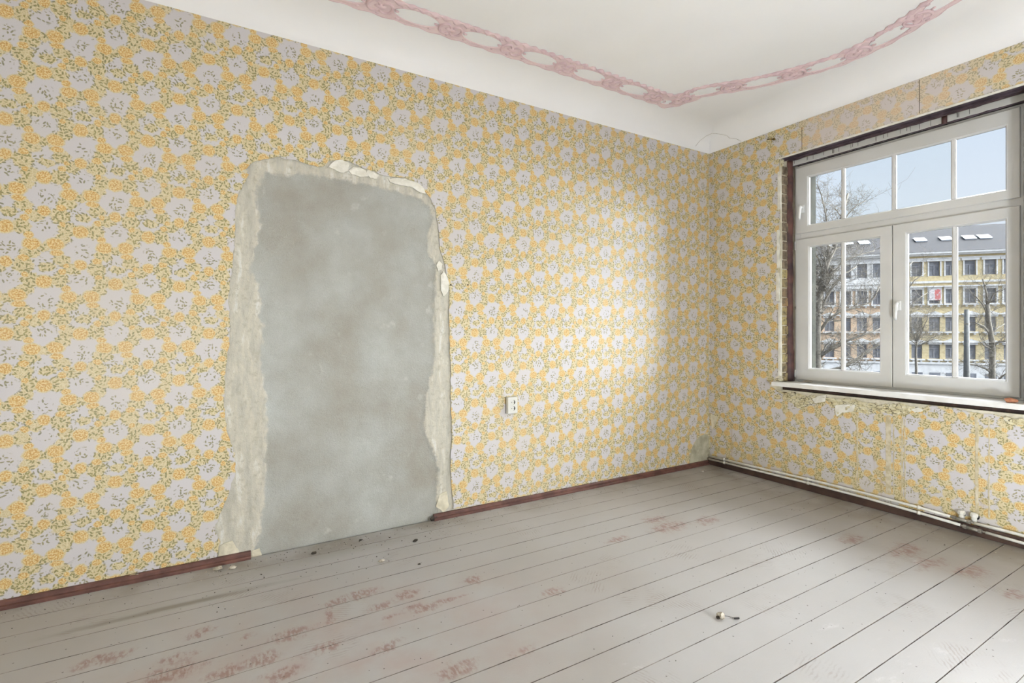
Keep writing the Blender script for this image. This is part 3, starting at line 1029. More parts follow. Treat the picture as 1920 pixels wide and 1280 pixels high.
# ------------------------------------------------------------------ ceiling with its cove
cm = MB()
NS = 16
def prof(k):
    th = math.pi / 2 * k / NS
    return CD * (1 - math.cos(th)), WT + (CT - WT) * math.sin(th)
def ring(k):
    o, z = prof(k)
    return [(RX0 + o, RY0 + o, z), (-o, RY0 + o, z), (-o, -o, z), (RX0 + o, -o, z)]
for s in range(4):
    vs, fs = [], []
    for k in range(NS + 1):
        r = ring(k)
        vs += [r[s], r[(s + 1) % 4]]
    for k in range(NS):
        fs.append((2 * k, 2 * k + 1, 2 * k + 3, 2 * k + 2))
    cm.add(vs, fs)
cm.add(ring(NS), [(0, 1, 2, 3)])
ce = cm.build('ceiling', M_CEIL, smooth=True)
tag(ce, 'white coved ceiling with a pink pierced stucco frieze', 'ceiling', kind='structure')
MB().box(RX0 - 0.25, 0.45, RY0 - 0.25, 0.30, 3.10, 3.25).build('slab', M_PLASTER, ce)
# cracks in the cove
def on_cove(px, py):
    r = ray(px, py)
    for i in range(4000):
        p = CAM + r * (1.0 + i * 0.0015)
        d = min(-p.x, -p.y)
        if d >= CD:
            zc = CT
        elif d <= 0:
            return p
        else:
            zc = WT + (CT - WT) * math.sin(math.acos(1 - d / CD))
        if p.z >= zc:
            return p
    return p
for pxs in ([(1304, 274), (1312, 264), (1324, 255), (1335, 250), (1348, 251), (1363, 254), (1368, 259), (1380, 260), (1390, 265)],):
    pts = [on_cove(*q) - ray(*q) * 0.0016 for q in pxs]
    MB().tube(pts, 0.0012, 5).build('crack', M_CRUMB, ce)

# ------------------------------------------------------------------ pink frieze
def catmull(P, n=14):
    out = []
    for i in range(len(P) - 1):
        p0, p1, p2, p3 = P[max(i - 1, 0)], P[i], P[i + 1], P[min(i + 2, len(P) - 1)]
        for k in range(n):
            t_ = k / n
            out.append(tuple(0.5 * ((2 * p1[j]) + (-p0[j] + p2[j]) * t_ + (2 * p0[j] - 5 * p1[j] + 4 * p2[j] - p3[j]) * t_ ** 2 + (-p0[j] + 3 * p1[j] - 3 * p2[j] + p3[j]) * t_ ** 3) for j in (0, 1)))
    out.append(P[-1])
    return out
HB = 0.083
CL_Y = -0.318
curve_pts = [(-0.835, -0.318), (-0.80, -0.46), (-0.765, -0.575), (-0.549, -0.867), (-0.403, -1.207), (-0.383, -1.40), (-0.413, -1.586), (-0.530, -1.872), (-0.72, -2.17), (-0.80, -2.33), (-0.835, -2.47)]
arch = catmull(curve_pts)
def offset(path, d):
    out = []
    for i, p in enumerate(path):
        a, b = path[max(i - 1, 0)], path[min(i + 1, len(path) - 1)]
        tx, ty = b[0] - a[0], b[1] - a[1]
        L = math.hypot(tx, ty)
        out.append((p[0] - ty / L * d, p[1] + tx / L * d))
    return out
xe = RX0 + 0.4
straight = [(xe + (-0.835 - xe) * k / 80, CL_Y) for k in range(81)]
back = [(-0.835 + (xe + 0.835) * k / 80, -2.47) for k in range(81)]
path = straight + arch[1:-1] + back
outer_e = [(x, CL_Y + HB) for x, y in straight if x < -0.86]
inner_e = [(x, CL_Y - HB) for x, y in straight if x < -0.90]
ao, ai = offset(arch, HB), offset(arch, -HB)
# joined edges; the outer corner is pointed
def wavy(pts, amp, wl):
    s, out = 0.0, []
    for i, p in enumerate(pts):
        if i: s += math.dist(p, pts[i - 1])
        a, b = pts[max(i - 1, 0)], pts[min(i + 1, len(pts) - 1)]
        tx, ty = b[0] - a[0], b[1] - a[1]
        L = math.hypot(tx, ty) or 1
        d = amp * math.sin(2 * math.pi * s / wl)
        out.append((p[0] - ty / L * d, p[1] + tx / L * d))
    return out
def fine(pts, st):
    out = []
    for a, b in zip(pts[:-1], pts[1:]):
        n = max(1, int(math.dist(a, b) / st))
        out += [(a[0] + (b[0] - a[0]) * k / n, a[1] + (b[1] - a[1]) * k / n) for k in range(n)]
    return out + [pts[-1]]
ao2 = [p for p in ao if p[1] < CL_Y + HB - 0.005 and p[1] > -2.47 - HB + 0.005]
ai2 = [p for p in ai if p[1] < CL_Y - HB - 0.01 and p[1] > -2.47 + HB + 0.01]
out_line = wavy(fine(outer_e + [(-0.815, CL_Y + HB + 0.015)] + ao2[2:-2] + [(-0.815, -2.47 - HB - 0.015)] + [(x, -2.47 - HB) for x, y in back if x < -0.86], 0.02), 0.006, 0.137)
in_line = wavy(fine(inner_e + ai2[1:-1] + [(x, -2.47 + HB) for x, y in back if x < -0.90], 0.012), 0.004, 0.068)
ell_pos = []
x = -0.824
for k in range(0, 12):
    xx = -1.234 - 0.411 * k
    if xx > xe + 0.1:
        ell_pos.append((xx, CL_Y, 0.0, 0.130, 0.058))
ell_pos.append((-0.872, CL_Y + 0.012, -0.35, 0.058, 0.034))
for (a, b) in ((-0.771, -0.575), (-0.549, -0.867), (-0.403, -1.207), (-0.413, -1.586), (-0.545, -1.90), (-0.755, -2.22)):
    i = min(range(len(arch)), key=lambda q: math.dist(arch[q], (a, b)))
    t0, t1 = arch[max(i - 1, 0)], arch[min(i + 1, len(arch) - 1)]
    ell_pos.append((arch[i][0], arch[i][1], math.atan2(t1[1] - t0[1], t1[0] - t0[0]), 0.128 if i > 40 else 0.120, 0.057))
for k in range(0, 12):
    xx = -1.234 - 0.411 * k
    if xx > xe + 0.1:
        ell_pos.append((xx, -2.47, 0.0, 0.130, 0.058))
def ellip(cx, cy, a, rx, ry, n=36):
    return [(cx + rx * math.cos(2 * math.pi * k / n) * math.cos(a) - ry * math.sin(2 * math.pi * k / n) * math.sin(a),
             cy + rx * math.cos(2 * math.pi * k / n) * math.sin(a) + ry * math.sin(2 * math.pi * k / n) * math.cos(a)) for k in range(n)]
fz = sheet('stucco_frieze', [out_line + in_line[::-1]] + [ellip(*q) for q in ell_pos], 0.006, lambda a, b, c: (a, b, CT + 0.001 - c), M_PINK, ce)
fz['label'] = 'pink pierced stucco band on the ceiling'
# raised rope edge towards the middle of the room
ln, s = [], 0.0
for i, p in enumerate(in_line):
    if i: s += math.dist(p, in_line[i - 1])
    ln.append((p, 0.010 + 0.0065 * math.sin(2 * math.pi * s / 0.068)))
MB().tube([(p[0], p[1], CT - 0.005) for p, r in ln], [r for p, r in ln], 8).build('rope_edge', M_PINK_RELIEF, fz, smooth=True)
MB().tube([(p[0], p[1], CT - 0.004) for p in out_line], 0.004, 6).build('rim', M_PINK_RELIEF, fz, smooth=True)
for q in ell_pos:
    MB().tube([(a, b, CT - 0.005) for a, b in ellip(q[0], q[1], q[2], q[3] + 0.003, q[4] + 0.003, 30)], 0.002, 6, True).build('oval_rim', M_PINK_RELIEF, fz, smooth=True)
# scrolls between the ovals
ros = [(-1.234 - 0.411 * k + 0.2055, CL_Y, 0.0) for k in range(0, 11)]
ros[0] = (-1.035, CL_Y, 0.0)
ros += [(-1.234 - 0.411 * k + 0.2055, -2.47, 0.0) for k in range(0, 11)]
sp_ = [(-0.825, -0.40), (-0.665, -0.725), (-0.455, -1.035), (-0.383, -1.40), (-0.465, -1.745), (-0.63, -2.05)]
for (a, b) in sp_:
    i = min(range(len(arch)), key=lambda q: math.dist(arch[q], (a, b)))
    t0, t1 = arch[max(i - 1, 0)], arch[min(i + 1, len(arch) - 1)]
    ros.append((arch[i][0], arch[i][1], math.atan2(t1[1] - t0[1], t1[0] - t0[0])))
rm_ = MB()
for sg in (-1, 1):
    pts, rr = [], []
    for k in range(22):
        a = math.radians(40 + 300 * k / 21)
        r = 0.036 - 0.010 * k / 21
        pts.append((sg * (0.026 + r * 0.8 * math.cos(a) * -1), r * math.sin(a) * 1.15, 0))
        rr.append(0.0045 + 0.003 * math.sin(math.pi * k / 21))
    rm_.tube(pts, rr, 6)
rm_.lump((0, 0, 0), 0.015, 2, 2, 0.3, (1.6, 1.0, 0.6))
for (dx, dy) in ((0, 0.050), (0, -0.050), (0.085, 0.045), (-0.085, 0.045), (0.085, -0.045), (-0.085, -0.045), (0.07, 0), (-0.07, 0)):
    rm_.lump((dx, dy, 0), 0.008, 3, 1, 0.2, (1.4, 0.8, 0.6))
ros_me = rm_.mesh('scroll', M_PINK_RELIEF)
for p_ in ros_me.polygons: p_.use_smooth = True
for (a, b, an) in ros:
    o = bpy.data.objects.new('scroll', ros_me)
    COL.objects.link(o)
    o.parent = fz
    o.location = (a, b, CT - 0.005)
    o.rotation_euler = (0, 0, an)
    o.scale = (1.3, 1.25, 1.4)

# ------------------------------------------------------------------ skirting boards
xb0 = on_left(470, 1044)[0]
xb1 = on_left(812, 974)[0]
sk = [(0.001, -0.001), (-0.030, -0.001), (-0.030, 0.010), (-0.027, 0.014), (-0.018, 0.017), (-0.017, 0.028), (-0.013, 0.034), (0.001, 0.036)]
o = MB().prism(sk, 'x', RX0, xb0).build('baseboard_left', M_BASE)
tag(o, 'red-brown moulded skirting left of the cemented doorway', 'skirting', kind='structure')
o = MB().prism(sk, 'x', xb1, -0.03).build('baseboard_left', M_BASE)
tag(o, 'red-brown moulded skirting between cemented doorway and room corner', 'skirting', kind='structure')
o = MB().box(-0.022, XF, RY0, -0.001, -0.001, 0.058).build('baseboard_right', M_BASE_DARK, bevel=0.004)
tag(o, 'dark brown skirting under the heating pipes', 'skirting', kind='structure')

# ================================================================== WINDOW
win = empty('window_1', (0, 0, 0))
tag(win, 'white plastic window with two casements below a four-pane transom', 'window', kind='structure')
XS = 0.150                                   # room face of the sashes
def Yw(px, x=XS): return on_right(px, HOR, x)[0]
def Zw(px, py, x=XS): return on_right(px, py, x)[1]

def rect_ring(loops):
    """loops of (y0, y1, z0, z1, x); quads between neighbours, closed"""
    m = MB()
    vs, fs = [], []
    for (y0, y1, z0, z1, x) in loops:
        vs += [(x, y0, z0), (x, y1, z0), (x, y1, z1), (x, y0, z1)]
    n = len(loops)
    for i in range(n):
        j = (i + 1) % n
        for k in range(4):
            fs.append((4 * i + k, 4 * i + (k + 1) % 4, 4 * j + (k + 1) % 4, 4 * j + k))
    return m.add(vs, fs)

FY1, FY0 = Yw(1491, 0.165), Yw(1919.5, 0.165)     # frame edges: left, right
FZ0, FZ1 = 0.798, 2.512
yM = Yw(1673)
tr0, tr1 = 1.925, 1.972                            # transom band
# outer frame with the transom bar
fr = rect_ring([(FY0, FY1, FZ0, FZ1, 0.212), (FY0, FY1, FZ0, FZ1, 0.165), (FY0 + 0.045, FY1 - 0.045, FZ0 + 0.045, FZ1 - 0.045, 0.165), (FY0 + 0.045, FY1 - 0.045, FZ0 + 0.045, FZ1 - 0.045, 0.212)])
fr.box(0.168, 0.212, FY0 + 0.04, FY1 - 0.04, tr0 - 0.03, tr1 + 0.03)
fr.box(0.172, 0.212, yM - 0.02, yM + 0.02, FZ0 + 0.04, tr0)
fr.build('outer_frame', M_PVC, win)

def sash(name, y0, y1, z0, z1, gy0, gy1, gz0, gz1, bars, lab):
    """y0<y1 outer edges, g* glass edges, bars = list of (ya, yb)"""
    e = 0.003
    b = 0.013
    s = rect_ring([(y0, y1, z0, z1, 0.196), (y0, y1, z0, z1, XS + e), (y0 + e, y1 - e, z0 + e, z1 - e, XS),
                   (gy0 - b, gy1 + b, gz0 - b, gz1 + b, XS), (gy0 - b, gy1 + b, gz0 - b, gz1 + b, XS + 0.004), (gy0 - b, gy1 + b, gz0 - b, gz1 + b, 0.196)])
    so = s.build(name, M_PVC, win)
    so['label'] = lab
    rect_ring([(gy0 - b, gy1 + b, gz0 - b, gz1 + b, 0.180), (gy0 - b, gy1 + b, gz0 - b, gz1 + b, XS + 0.001), (gy0 - b + 0.004, gy1 + b - 0.004, gz0 - b + 0.004, gz1 + b - 0.004, XS),
               (gy0, gy1, gz0, gz1, XS + 0.016), (gy0, gy1, gz0, gz1, 0.180)]).build('glazing_bead', M_BEAD, so)
    cuts = [gy0] + [v for ba in bars for v in ba] + [gy1]
    for (ya, yb) in bars:
        w = (yb - ya)
        MB().prism([(0.176, ya), (0.176, yb), (XS + 0.015, yb), (XS + 0.009, yb - w * 0.25), (XS + 0.009, ya + w * 0.25), (XS + 0.015, ya)], 'z', gz0 - 0.004, gz1 + 0.004).build('glazing_bar', M_BEAD, so)
    for k in range(0, len(cuts), 2):
        MB().box(0.168, 0.174, cuts[k] - 0.003, cuts[k + 1] + 0.003, gz0 - 0.003, gz1 + 0.003).build('pane', M_GLASS, so)
    return so

XG = XS + 0.012
zt0 = Zw(1520, 689.5, XG); zt1 = Zw(1520, 463.5, XG)
c1 = sash('casement', yM + 0.0025, FY1 - 0.012, FZ0 + 0.014, tr0, Yw(1649.5, XG), Yw(1519, XG), zt0, zt1, [(Yw(1584, XG), Yw(1576.5, XG))], 'left white casement with two tall panes')
zr0 = Zw(1702, 700, XG); zr1 = Zw(1702, 435, XG)
c2 = sash('casement', FY0 + 0.012, yM - 0.0025, FZ0 + 0.014, tr0, Yw(1885, XG), Yw(1702, XG), zt0, zt1, [(Yw(1795, XG), Yw(1784.5, XG))], 'right white casement with handle and two tall panes')
zu0, zu1 = Zw(1518, 420.5, XG), Zw(1518, 332, XG)
c3 = sash('transom_sash', FY0 + 0.012, FY1 - 0.012, tr1, FZ1 - 0.016, Yw(1885, XG), Yw(1517, XG), zu0, zu1,
          [(Yw(1584, XG), Yw(1577, XG)), (Yw(1680, XG), Yw(1671.5, XG)), (Yw(1792, XG), Yw(1782.5, XG))], 'wide white transom sash with four panes')

def handle(parent, y, z, drop, lean=0.004):
    h = MB().box(XS - 0.010, XS, y - 0.014, y + 0.014, z - 0.032, z + 0.032).build('handle', M_HANDLE, parent, 0.004)
    m = MB().tube([(XS - 0.008, y, z + 0.012), (XS - 0.034, y, z + 0.012)], 0.009, 10)
    m.build('neck', M_HANDLE, h, smooth=True)
    m = MB()
    pts = [(XS - 0.036, y, z + 0.020), (XS - 0.040, y + 0.0, z + 0.008), (XS - 0.040, y + lean, z - drop * 0.4), (XS - 0.036, y + lean * 2, z - drop * 0.8), (XS - 0.030, y + lean * 2, z - drop)]
    m.tube(pts, [0.008, 0.010, 0.009, 0.009, 0.007], 8).build('lever', M_HANDLE, h, smooth=True)
    return h
handle(c2, Yw(1686), Zw(1686, 573), 0.095)
handle(c3, Yw(1505.5), Zw(1505.5, 392), 0.085)
for (zz) in (Zw(1496, 460), Zw(1496, 700), Zw(1496, 577)):
    h_ = 0.035 if zz > 1.7 else (0.012 if zz > 1.2 else 0.03)
    MB().box(XS - 0.002, XS + 0.02, FY1 - 0.0115, FY1 - 0.003, zz - h_, zz + h_).build('hinge_cover', M_PVC if abs(zz - 1.4) > 0.2 else M_METAL, win, 0.002)
# inner sill board and the street-side sill
sl = MB().box(-0.050, 0.166, -2.16, -0.622, 0.765, 0.797).build('window_sill', M_SILL, win, 0.003)
sl['label'] = 'long white sill board on crumbling plaster'
MB().box(0.21, 0.50, EY0, EY1, EZ0 - 0.02, EZ0).build('street_sill', M_METAL, win)

# things lying on the sill
x_, y_ = -0.004, on_right(1896, 748, -0.004)[0]
o = MB().lump((x_, y_, 0.809), 0.026, 4, 2, 0.55, (0.8, 1.15, 0.5)).build('brick_fragment', M_BRICKBIT)
tag(o, 'broken orange brick piece lying on the white sill', 'rubble')
o = MB().lump((0.02, y_ - 0.085, 0.806), 0.02, 6, 2, 0.5, (0.9, 1.2, 0.5)).build('brick_fragment', M_RUBBLE)
tag(o, 'grey-brown rubble piece beside the orange brick on the sill', 'rubble')
y_ = on_right(1515, 712, 0.13)[0]
o = MB().lump((0.128, y_, 0.805), 0.03, 9, 2, 0.35, (0.5, 1.2, 0.25)).build('plaster_piece', M_CRUMB)
tag(o, 'flat pale plaster piece on the left end of the sill', 'rubble')

# ================================================================== HEATING PIPES
def on_pipe(px, py): return (-0.048, *on_right(px, py, -0.048))
def pipe(name, white, bare, fit, label, r=0.0085):
    e_ = empty(name, (-0.048, -1.0, 0.0))
    tag(e_, label, 'pipe', 'pipes along the window wall')
    off = Vector(e_.location)
    for w in white:
        MB().tube([Vector(on_pipe(*q)) - off for q in w], r, 10).build('pipe_run', M_PIPE, e_, smooth=True)
    for w in bare:
        MB().tube([Vector(on_pipe(*q)) - off for q in w], r * 0.72, 10).build('bare_pipe', M_METAL, e_, smooth=True)
    for w in fit:
        a, b = Vector(on_pipe(*w[0])) - off, Vector(on_pipe(*w[1])) - off
        f_ = MB().tube([a, b], r * 1.15, 12).build('fitting', M_METAL, e_, smooth=True)
        d = (b - a).normalized()
        for c_ in (a, b):
            MB().tube([c_ - d * 0.008, c_ + d * 0.008], r * 1.5, 6).build('nut', M_METAL, f_)
    return e_, off
far = (2010, 1029)
pu, offu = pipe('heating_pipe', [[(1329, 854), (1420, 876), (1515, 898), (1620, 924), (1723, 951), (1782, 968)], [(1827, 981), (1870, 991), (1920, 1004), (2100, 1050), (2700, 1203)]],
                [[(1780, 967.3), (1790, 970)], [(1817, 978), (1829, 981.5)]], [[(1789, 970), (1817, 978)]],
                'upper cream heating pipe running along the skirting under the window')
pl, offl = pipe('heating_pipe', [[(1329, 860), (1420, 882), (1515, 905), (1620, 932), (1723, 961), (1801, 984)], [(1848, 998), (1920, 1018.5), (2100, 1069), (2700, 1238)]],
                [[(1799, 983.4), (1809, 987)], [(1838, 995), (1850, 998.6)]], [[(1809, 987), (1838, 995.5)]],
                'lower cream heating pipe running along the skirting under the window')
for px, pyu, pyl in ((1358, 861, 867), (1515, 898, 905), (1723, 951, 961)):
    for e_, off, py in ((pu, offu, pyu), (pl, offl, pyl)):
        c_ = Vector(on_pipe(px, py)) - off
        cl = MB().tube([c_ + Vector((0, -0.007, 0)), c_ + Vector((0, 0.007, 0))], 0.0125, 12).build('clamp', M_PIPE, e_, smooth=True)
        MB().tube([c_ + Vector((0.008, 0, 0)), c_ + Vector((0.050, 0, 0))], 0.004, 6).build('clamp_bolt', M_METAL, cl)
# capped radiator connections in the wall
for k, (px, py, lab) in enumerate(((1805.5, 963, 'cream capped pipe stub in the wall, nearer the corner'), (1829, 968, 'cream capped pipe stub in a dark hole, farther from the corner'))):
    y_, z_ = on_right(px, py)
    e_ = empty('pipe_stub', (0, y_, z_))
    tag(e_, lab, 'pipe', 'capped radiator connections')
    MB().disc((0.004, 0, 0), (-1, 0, 0), 0.014 + 0.006 * k, 0.0095, 14).build('wall_hole', M_DARK, e_)
    MB().tube([(-0.004, 0, -0.024), (-0.022, 0, -0.020), (-0.022, 0, 0.006)], [0.012, 0.014, 0.014], 10).build('elbow', M_PIPE, e_, smooth=True)
    MB().tube([(-0.022, 0, 0.004), (-0.022, 0, 0.018), (-0.022, 0, 0.026)], [0.019, 0.020, 0.012], 8).build('cap', M_PIPE, e_)

# ================================================================== SOCKET
x_, z_ = on_left(957, 758.5)
sk_o = empty('wall_socket', (x_, 0, z_))
tag(sk_o, 'white double socket on the long rose-papered wall', 'socket')
HW, HH, DP = 0.039, 0.057, 0.034
MB().box(-HW, HW, -0.004, 0.0, -HH, HH).build('back_plate', M_DARK, sk_o)
cp = MB().box(-HW, HW, -DP, -0.004, -HH, HH).build('cover', M_SOCKET, sk_o, 0.004)
for dz in (0.021, -0.021):
    ins = rect = MB()
    n = 24
    prof_ = [(0.0195, -DP - 0.0012), (0.0178, -DP - 0.0014), (0.0165, -DP - 0.0002), (0.0001, -DP - 0.0002)]
    vs, fs = [], []
    for (r, y) in prof_:
        for k in range(n):
            a = 2 * math.pi * k / n
            vs.append((r * math.cos(a), y, dz + r * math.sin(a)))
    for i in range(len(prof_) - 1):
        for k in range(n):
            fs.append((i * n + k, i * n + (k + 1) % n, (i + 1) * n + (k + 1) % n, (i + 1) * n + k))
    ri = MB().add(vs, fs).build('socket_face', M_SOCKET, sk_o, smooth=False)
    # shade of the well drawn as a dark crescent, and the pin holes
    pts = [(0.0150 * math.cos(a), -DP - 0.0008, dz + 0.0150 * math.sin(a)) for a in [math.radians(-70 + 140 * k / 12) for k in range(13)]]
    MB().tube(pts, [0.0006 + 0.0026 * math.sin(math.pi * k / 12) for k in range(13)], 6).build('well_shade', M_DARK, ri, smooth=True)
    for dx in (-0.0095, 0.0, 0.0095):
        MB().disc((dx, -DP - 0.0002, dz), (0, -1, 0), 0.0026 if dx else 0.0016, 0.0008, 10).build('pin_hole', M_DARK, ri)

# ================================================================== ADDED FILL LAMPS, unseen behind and beside the camera
def fill_lamp(x, y, hz, power, label):  # unseen lamp added to brighten the ceiling and walls
    pb_ = max(hz - 0.45, 0.10)
    lp = empty('fill_lamp', (x, y, 0))
    tag(lp, label, 'lamp', 'added fill lamps')
    t = NT('opal_fill_glow')
    t.b.inputs['Emission Color'].default_value = (0.80, 0.885, 1.0, 1)
    t.b.inputs['Emission Strength'].default_value = power / (math.pi * 4 * math.pi * 0.17 ** 2)
    t.done(lin((250, 248, 240)), 0.4)
    MB().lump((0, 0, hz), 0.17, 0, 2, 0.0).build('globe', t.m, lp, smooth=True)
    MB().tube([(0, 0, pb_), (0, 0, hz - 0.17)], 0.014, 10).build('pole', M_METAL, lp, smooth=True)
    MB().lathe([(0.0, hz - 0.20), (0.05, hz - 0.20), (0.06, hz - 0.15), (0.0, hz - 0.15)], (0, 0, 0), 20).build('collar', M_DARK, lp, smooth=True)
    for k in range(3):
        a_ = 2 * math.pi * k / 3
        lg = MB().tube([(0, 0, pb_ + 0.03), (0.26 * math.cos(a_), 0.26 * math.sin(a_), 0.012)], 0.009, 8).build('leg', M_METAL, lp, smooth=True)
        MB().tube([(0.255 * math.cos(a_), 0.255 * math.sin(a_), 0.022), (0.27 * math.cos(a_), 0.27 * math.sin(a_), 0.0)], 0.012, 8).build('rubber_foot', M_DARK, lg)
fill_lamp(-4.55, -3.30, 0.80, LAMP_POWER[0], 'added round opal fill lamp on a tripod, unseen behind the camera')
fill_lamp(-1.70, -3.35, 0.42, LAMP_POWER[1], 'added round opal fill lamp on a tripod, unseen to the right')

# ================================================================== SMALL THINGS ON THE FLOOR
CR = [(716, 1053, 0.013, 0, 'pale plaster crumb on the planks, largest one below the cemented doorway'),
      (588, 1038, 0.011, 1, 'dark crumb on the planks at the foot of the cemented doorway, left one'),
      (779, 1014.5, 0.011, 1, 'flat dark crumb on the planks at the foot of the cemented doorway, right one'),
      (676, 1013, 0.007, 1, 'small dark crumb on the planks close to the middle of the cemented doorway'),
      (409, 1068, 0.016, 0, 'pale plaster shard beside the end of the left skirting'),
      (436, 1066, 0.014, 0, 'pale plaster shard nearest the cement beside the left skirting end'),
      (1318, 884, 0.012, 0, 'pale crumb on the floor in the room corner'),
      (786, 1058, 0.006, 1, 'tiny black crumb on a plank seam in mid floor')]
for k, (px, py, s, dk, lab) in enumerate(CR):
    x_, y_ = on_floor(px, py)
    o = MB().lump((x_, y_, s * 0.45), s, k + 2, 2, 0.7, (1.25, 0.8, 0.55)).build('plaster_crumb', M_CRUMB_DARK if dk else M_CRUMB)
    tag(o, lab, 'rubble', 'crumbs on the floor')
x_, y_ = on_floor(1352, 1159)
fl_e = empty('wire_scrap', (x_, y_, 0))
tag(fl_e, 'scrap of thin wire with a crumpled grey end lying in mid floor', 'wire')
MB().lump((0, 0, 0.010), 0.014, 3, 2, 0.8, (1.0, 1.2, 0.75)).build('crumpled_end', M_CRUMB, fl_e)
MB().lump((-0.014, 0.004, 0.006), 0.008, 5, 2, 0.8, (1.0, 1.2, 0.75)).build('crumpled_end', M_CRUMB_DARK, fl_e)
x2, y2 = on_floor(1386, 1160)
MB().tube([(0.008, 0, 0.010), (0.03, -0.012, 0.006), ((x2 - x_) * 0.75, (y2 - y_) * 0.7, 0.0025), (x2 - x_ - 0.018, y2 - y_ + 0.008, 0.0025)], 0.0011, 6).build('thin_wire', M_CABLE, fl_e, smooth=True)
MB().tube([(x2 - x_ - 0.02, y2 - y_ + 0.009, 0.004), (x2 - x_, y2 - y_, 0.004)], 0.0036, 6).build('wire_tip', M_CABLE, fl_e)
# fine grit nobody could count
rg = random.Random(5)
gp, gd = MB(), MB()
def grit(x, y, s, m):
    if x > -0.03 or y > -0.035: return
    a = rg.uniform(0, 6.28)
    c, sn = math.cos(a) * s, math.sin(a) * s
    vs = [(x + c, y + sn, 0), (x - sn * 0.7, y + c * 0.7, 0), (x - c, y - sn, 0), (x + sn * 0.7, y - c * 0.7, 0), (x, y, s * 0.9)]
    m.add(vs, [(0, 1, 4), (1, 2, 4), (2, 3, 4), (3, 0, 4), (3, 2, 1, 0)])
for k in range(420):      # by the long wall
    x, y = rg.uniform(-5.0, -1.0), -0.03 - abs(rg.gauss(0, 0.10))
    grit(x, y, rg.uniform(0.0012, 0.004), gp if rg.random() < 0.6 else gd)
for k in range(200):      # by the doorway
    x, y = rg.uniform(-3.9, -2.4), -0.03 - abs(rg.gauss(0, 0.22))
    grit(x, y, rg.uniform(0.0015, 0.0045), gp if rg.random() < 0.4 else gd)
for k in range(140):      # under the window
    x, y = -0.03 - abs(rg.gauss(0, 0.3)), rg.uniform(-2.6, -0.1)
    grit(x, y, rg.uniform(0.0015, 0.0045), gp if rg.random() < 0.8 else gd)
for k in range(260):
    grit(rg.uniform(-4.6, -0.1), rg.uniform(-2.6, -0.1), rg.uniform(0.0012, 0.003), gp if rg.random() < 0.25 else gd)
npale = len(gp.f)
gp.add(gd.v, gd.f)
o = gp.build('grit', M_CRUMB)
o.data.materials.append(M_CRUMB_DARK)
for i_, p_ in enumerate(o.data.polygons):
    p_.material_index = 0 if i_ < npale else 1
tag(o, 'fine plaster grit scattered over the plank floor', 'grit', kind='stuff')

# ================================================================== OUTSIDE
GZ = -5.4
M_STREET = simple('street_asphalt', (84, 84, 84), (70, 70, 70), 0.4, 0.9)
M_FAC = simple('yellow_clinker', (212, 196, 156), (198, 178, 138), 3.0, 0.9)
M_FAC_L = simple('salmon_render', (212, 186, 158), (200, 170, 142), 3.0, 0.9)
M_STUC = simple('white_stucco', (226, 224, 222), (212, 210, 208), 2.0, 0.85)
M_FRAME = simple('grey_window_frame', (150, 150, 156), (136, 136, 142), 4.0, 0.7)
M_PANE = simple('dull_far_pane', (140, 142, 148), (112, 114, 120), 1.2, 0.25, spec=0.6)  # panes paled to suggest haze in the air
M_ROOF = simple('grey_roof_tiles', (66, 64, 65), (54, 52, 53), 14, 0.9, 0.5, 8, bdist=0.05)
M_SKYL = simple('skylight_glass', (150, 154, 160), (136, 140, 146), 2.0, 0.3, spec=0.6)
M_BARK = simple('grey_bark', (140, 134, 124), (110, 104, 95), 14, 0.95, 0.5, 30, 0.2)  # bark lightened to stand for the hazy distance
M_POLE = simple('concrete_pole', (120, 120, 117), (104, 104, 101), 6, 0.9, 0.2, 40)

gr = MB().box(2.0, 160, -120, 140, GZ - 0.2, GZ).build('ground', M_STREET)
tag(gr, 'grey street far below the window', 'street', kind='structure')

DPT, U0 = 62.0, (1790 - 960) / F
P0 = CAM + (FW + RT * U0) * DPT
DR = -(FW * 0.334 - RT * 0.943)          # along the far facades, to the right
BZ = math.atan2(DR.y, DR.x)
def s_of(px):
    u = (px - 960) / F
    return (DPT * u - U0 * DPT) / (DR.dot(RT) - u * DR.dot(FW))
ROWS = [(8.05, 9.85), (4.60, 6.38), (1.14, 2.90), (-2.28, -0.48)]

def window_mesh(w, h):
    m = MB()
    t_ = 0.09
    m.box(-w / 2, -w / 2 + t_, -0.02, 0.08, 0, h).box(w / 2 - t_, w / 2, -0.02, 0.08, 0, h)
    m.box(-w / 2, w / 2, -0.02, 0.08, 0, t_).box(-w / 2, w / 2, -0.02, 0.08, h - t_, h)
    m.box(-0.05, 0.05, -0.02, 0.08, 0, h * 0.68).box(-w / 2, w / 2, -0.02, 0.08, h * 0.68, h * 0.68 + 0.09)
    return m
WW, WH = 1.12, 1.78
ME_WIN = window_mesh(WW, WH).mesh('window', M_FRAME)
ME_PANE = MB().box(-WW / 2 + 0.05, WW / 2 - 0.05, 0.04, 0.06, 0.05, WH - 0.05).mesh('pane', M_PANE)
ME_SILL = MB().box(-WW / 2 - 0.2, WW / 2 + 0.2, -0.28, 0.0, -0.22, -0.04).box(-0.5, -0.3, -0.2, 0, -0.42, -0.22).box(0.3, 0.5, -0.2, 0, -0.42, -0.22).mesh('window_ledge', M_STUC)
lm = MB().box(-WW / 2 - 0.16, -WW / 2, -0.08, 0.0, -0.04, WH).box(WW / 2, WW / 2 + 0.16, -0.08, 0.0, -0.04, WH)
lm.box(-WW / 2 - 0.16, WW / 2 + 0.16, -0.10, 0.0, WH, WH + 0.26).box(-WW / 2 - 0.34, WW / 2 + 0.34, -0.30, 0.0, WH + 0.26, WH + 0.42)
ME_LINT = lm.mesh('lintel', M_STUC)
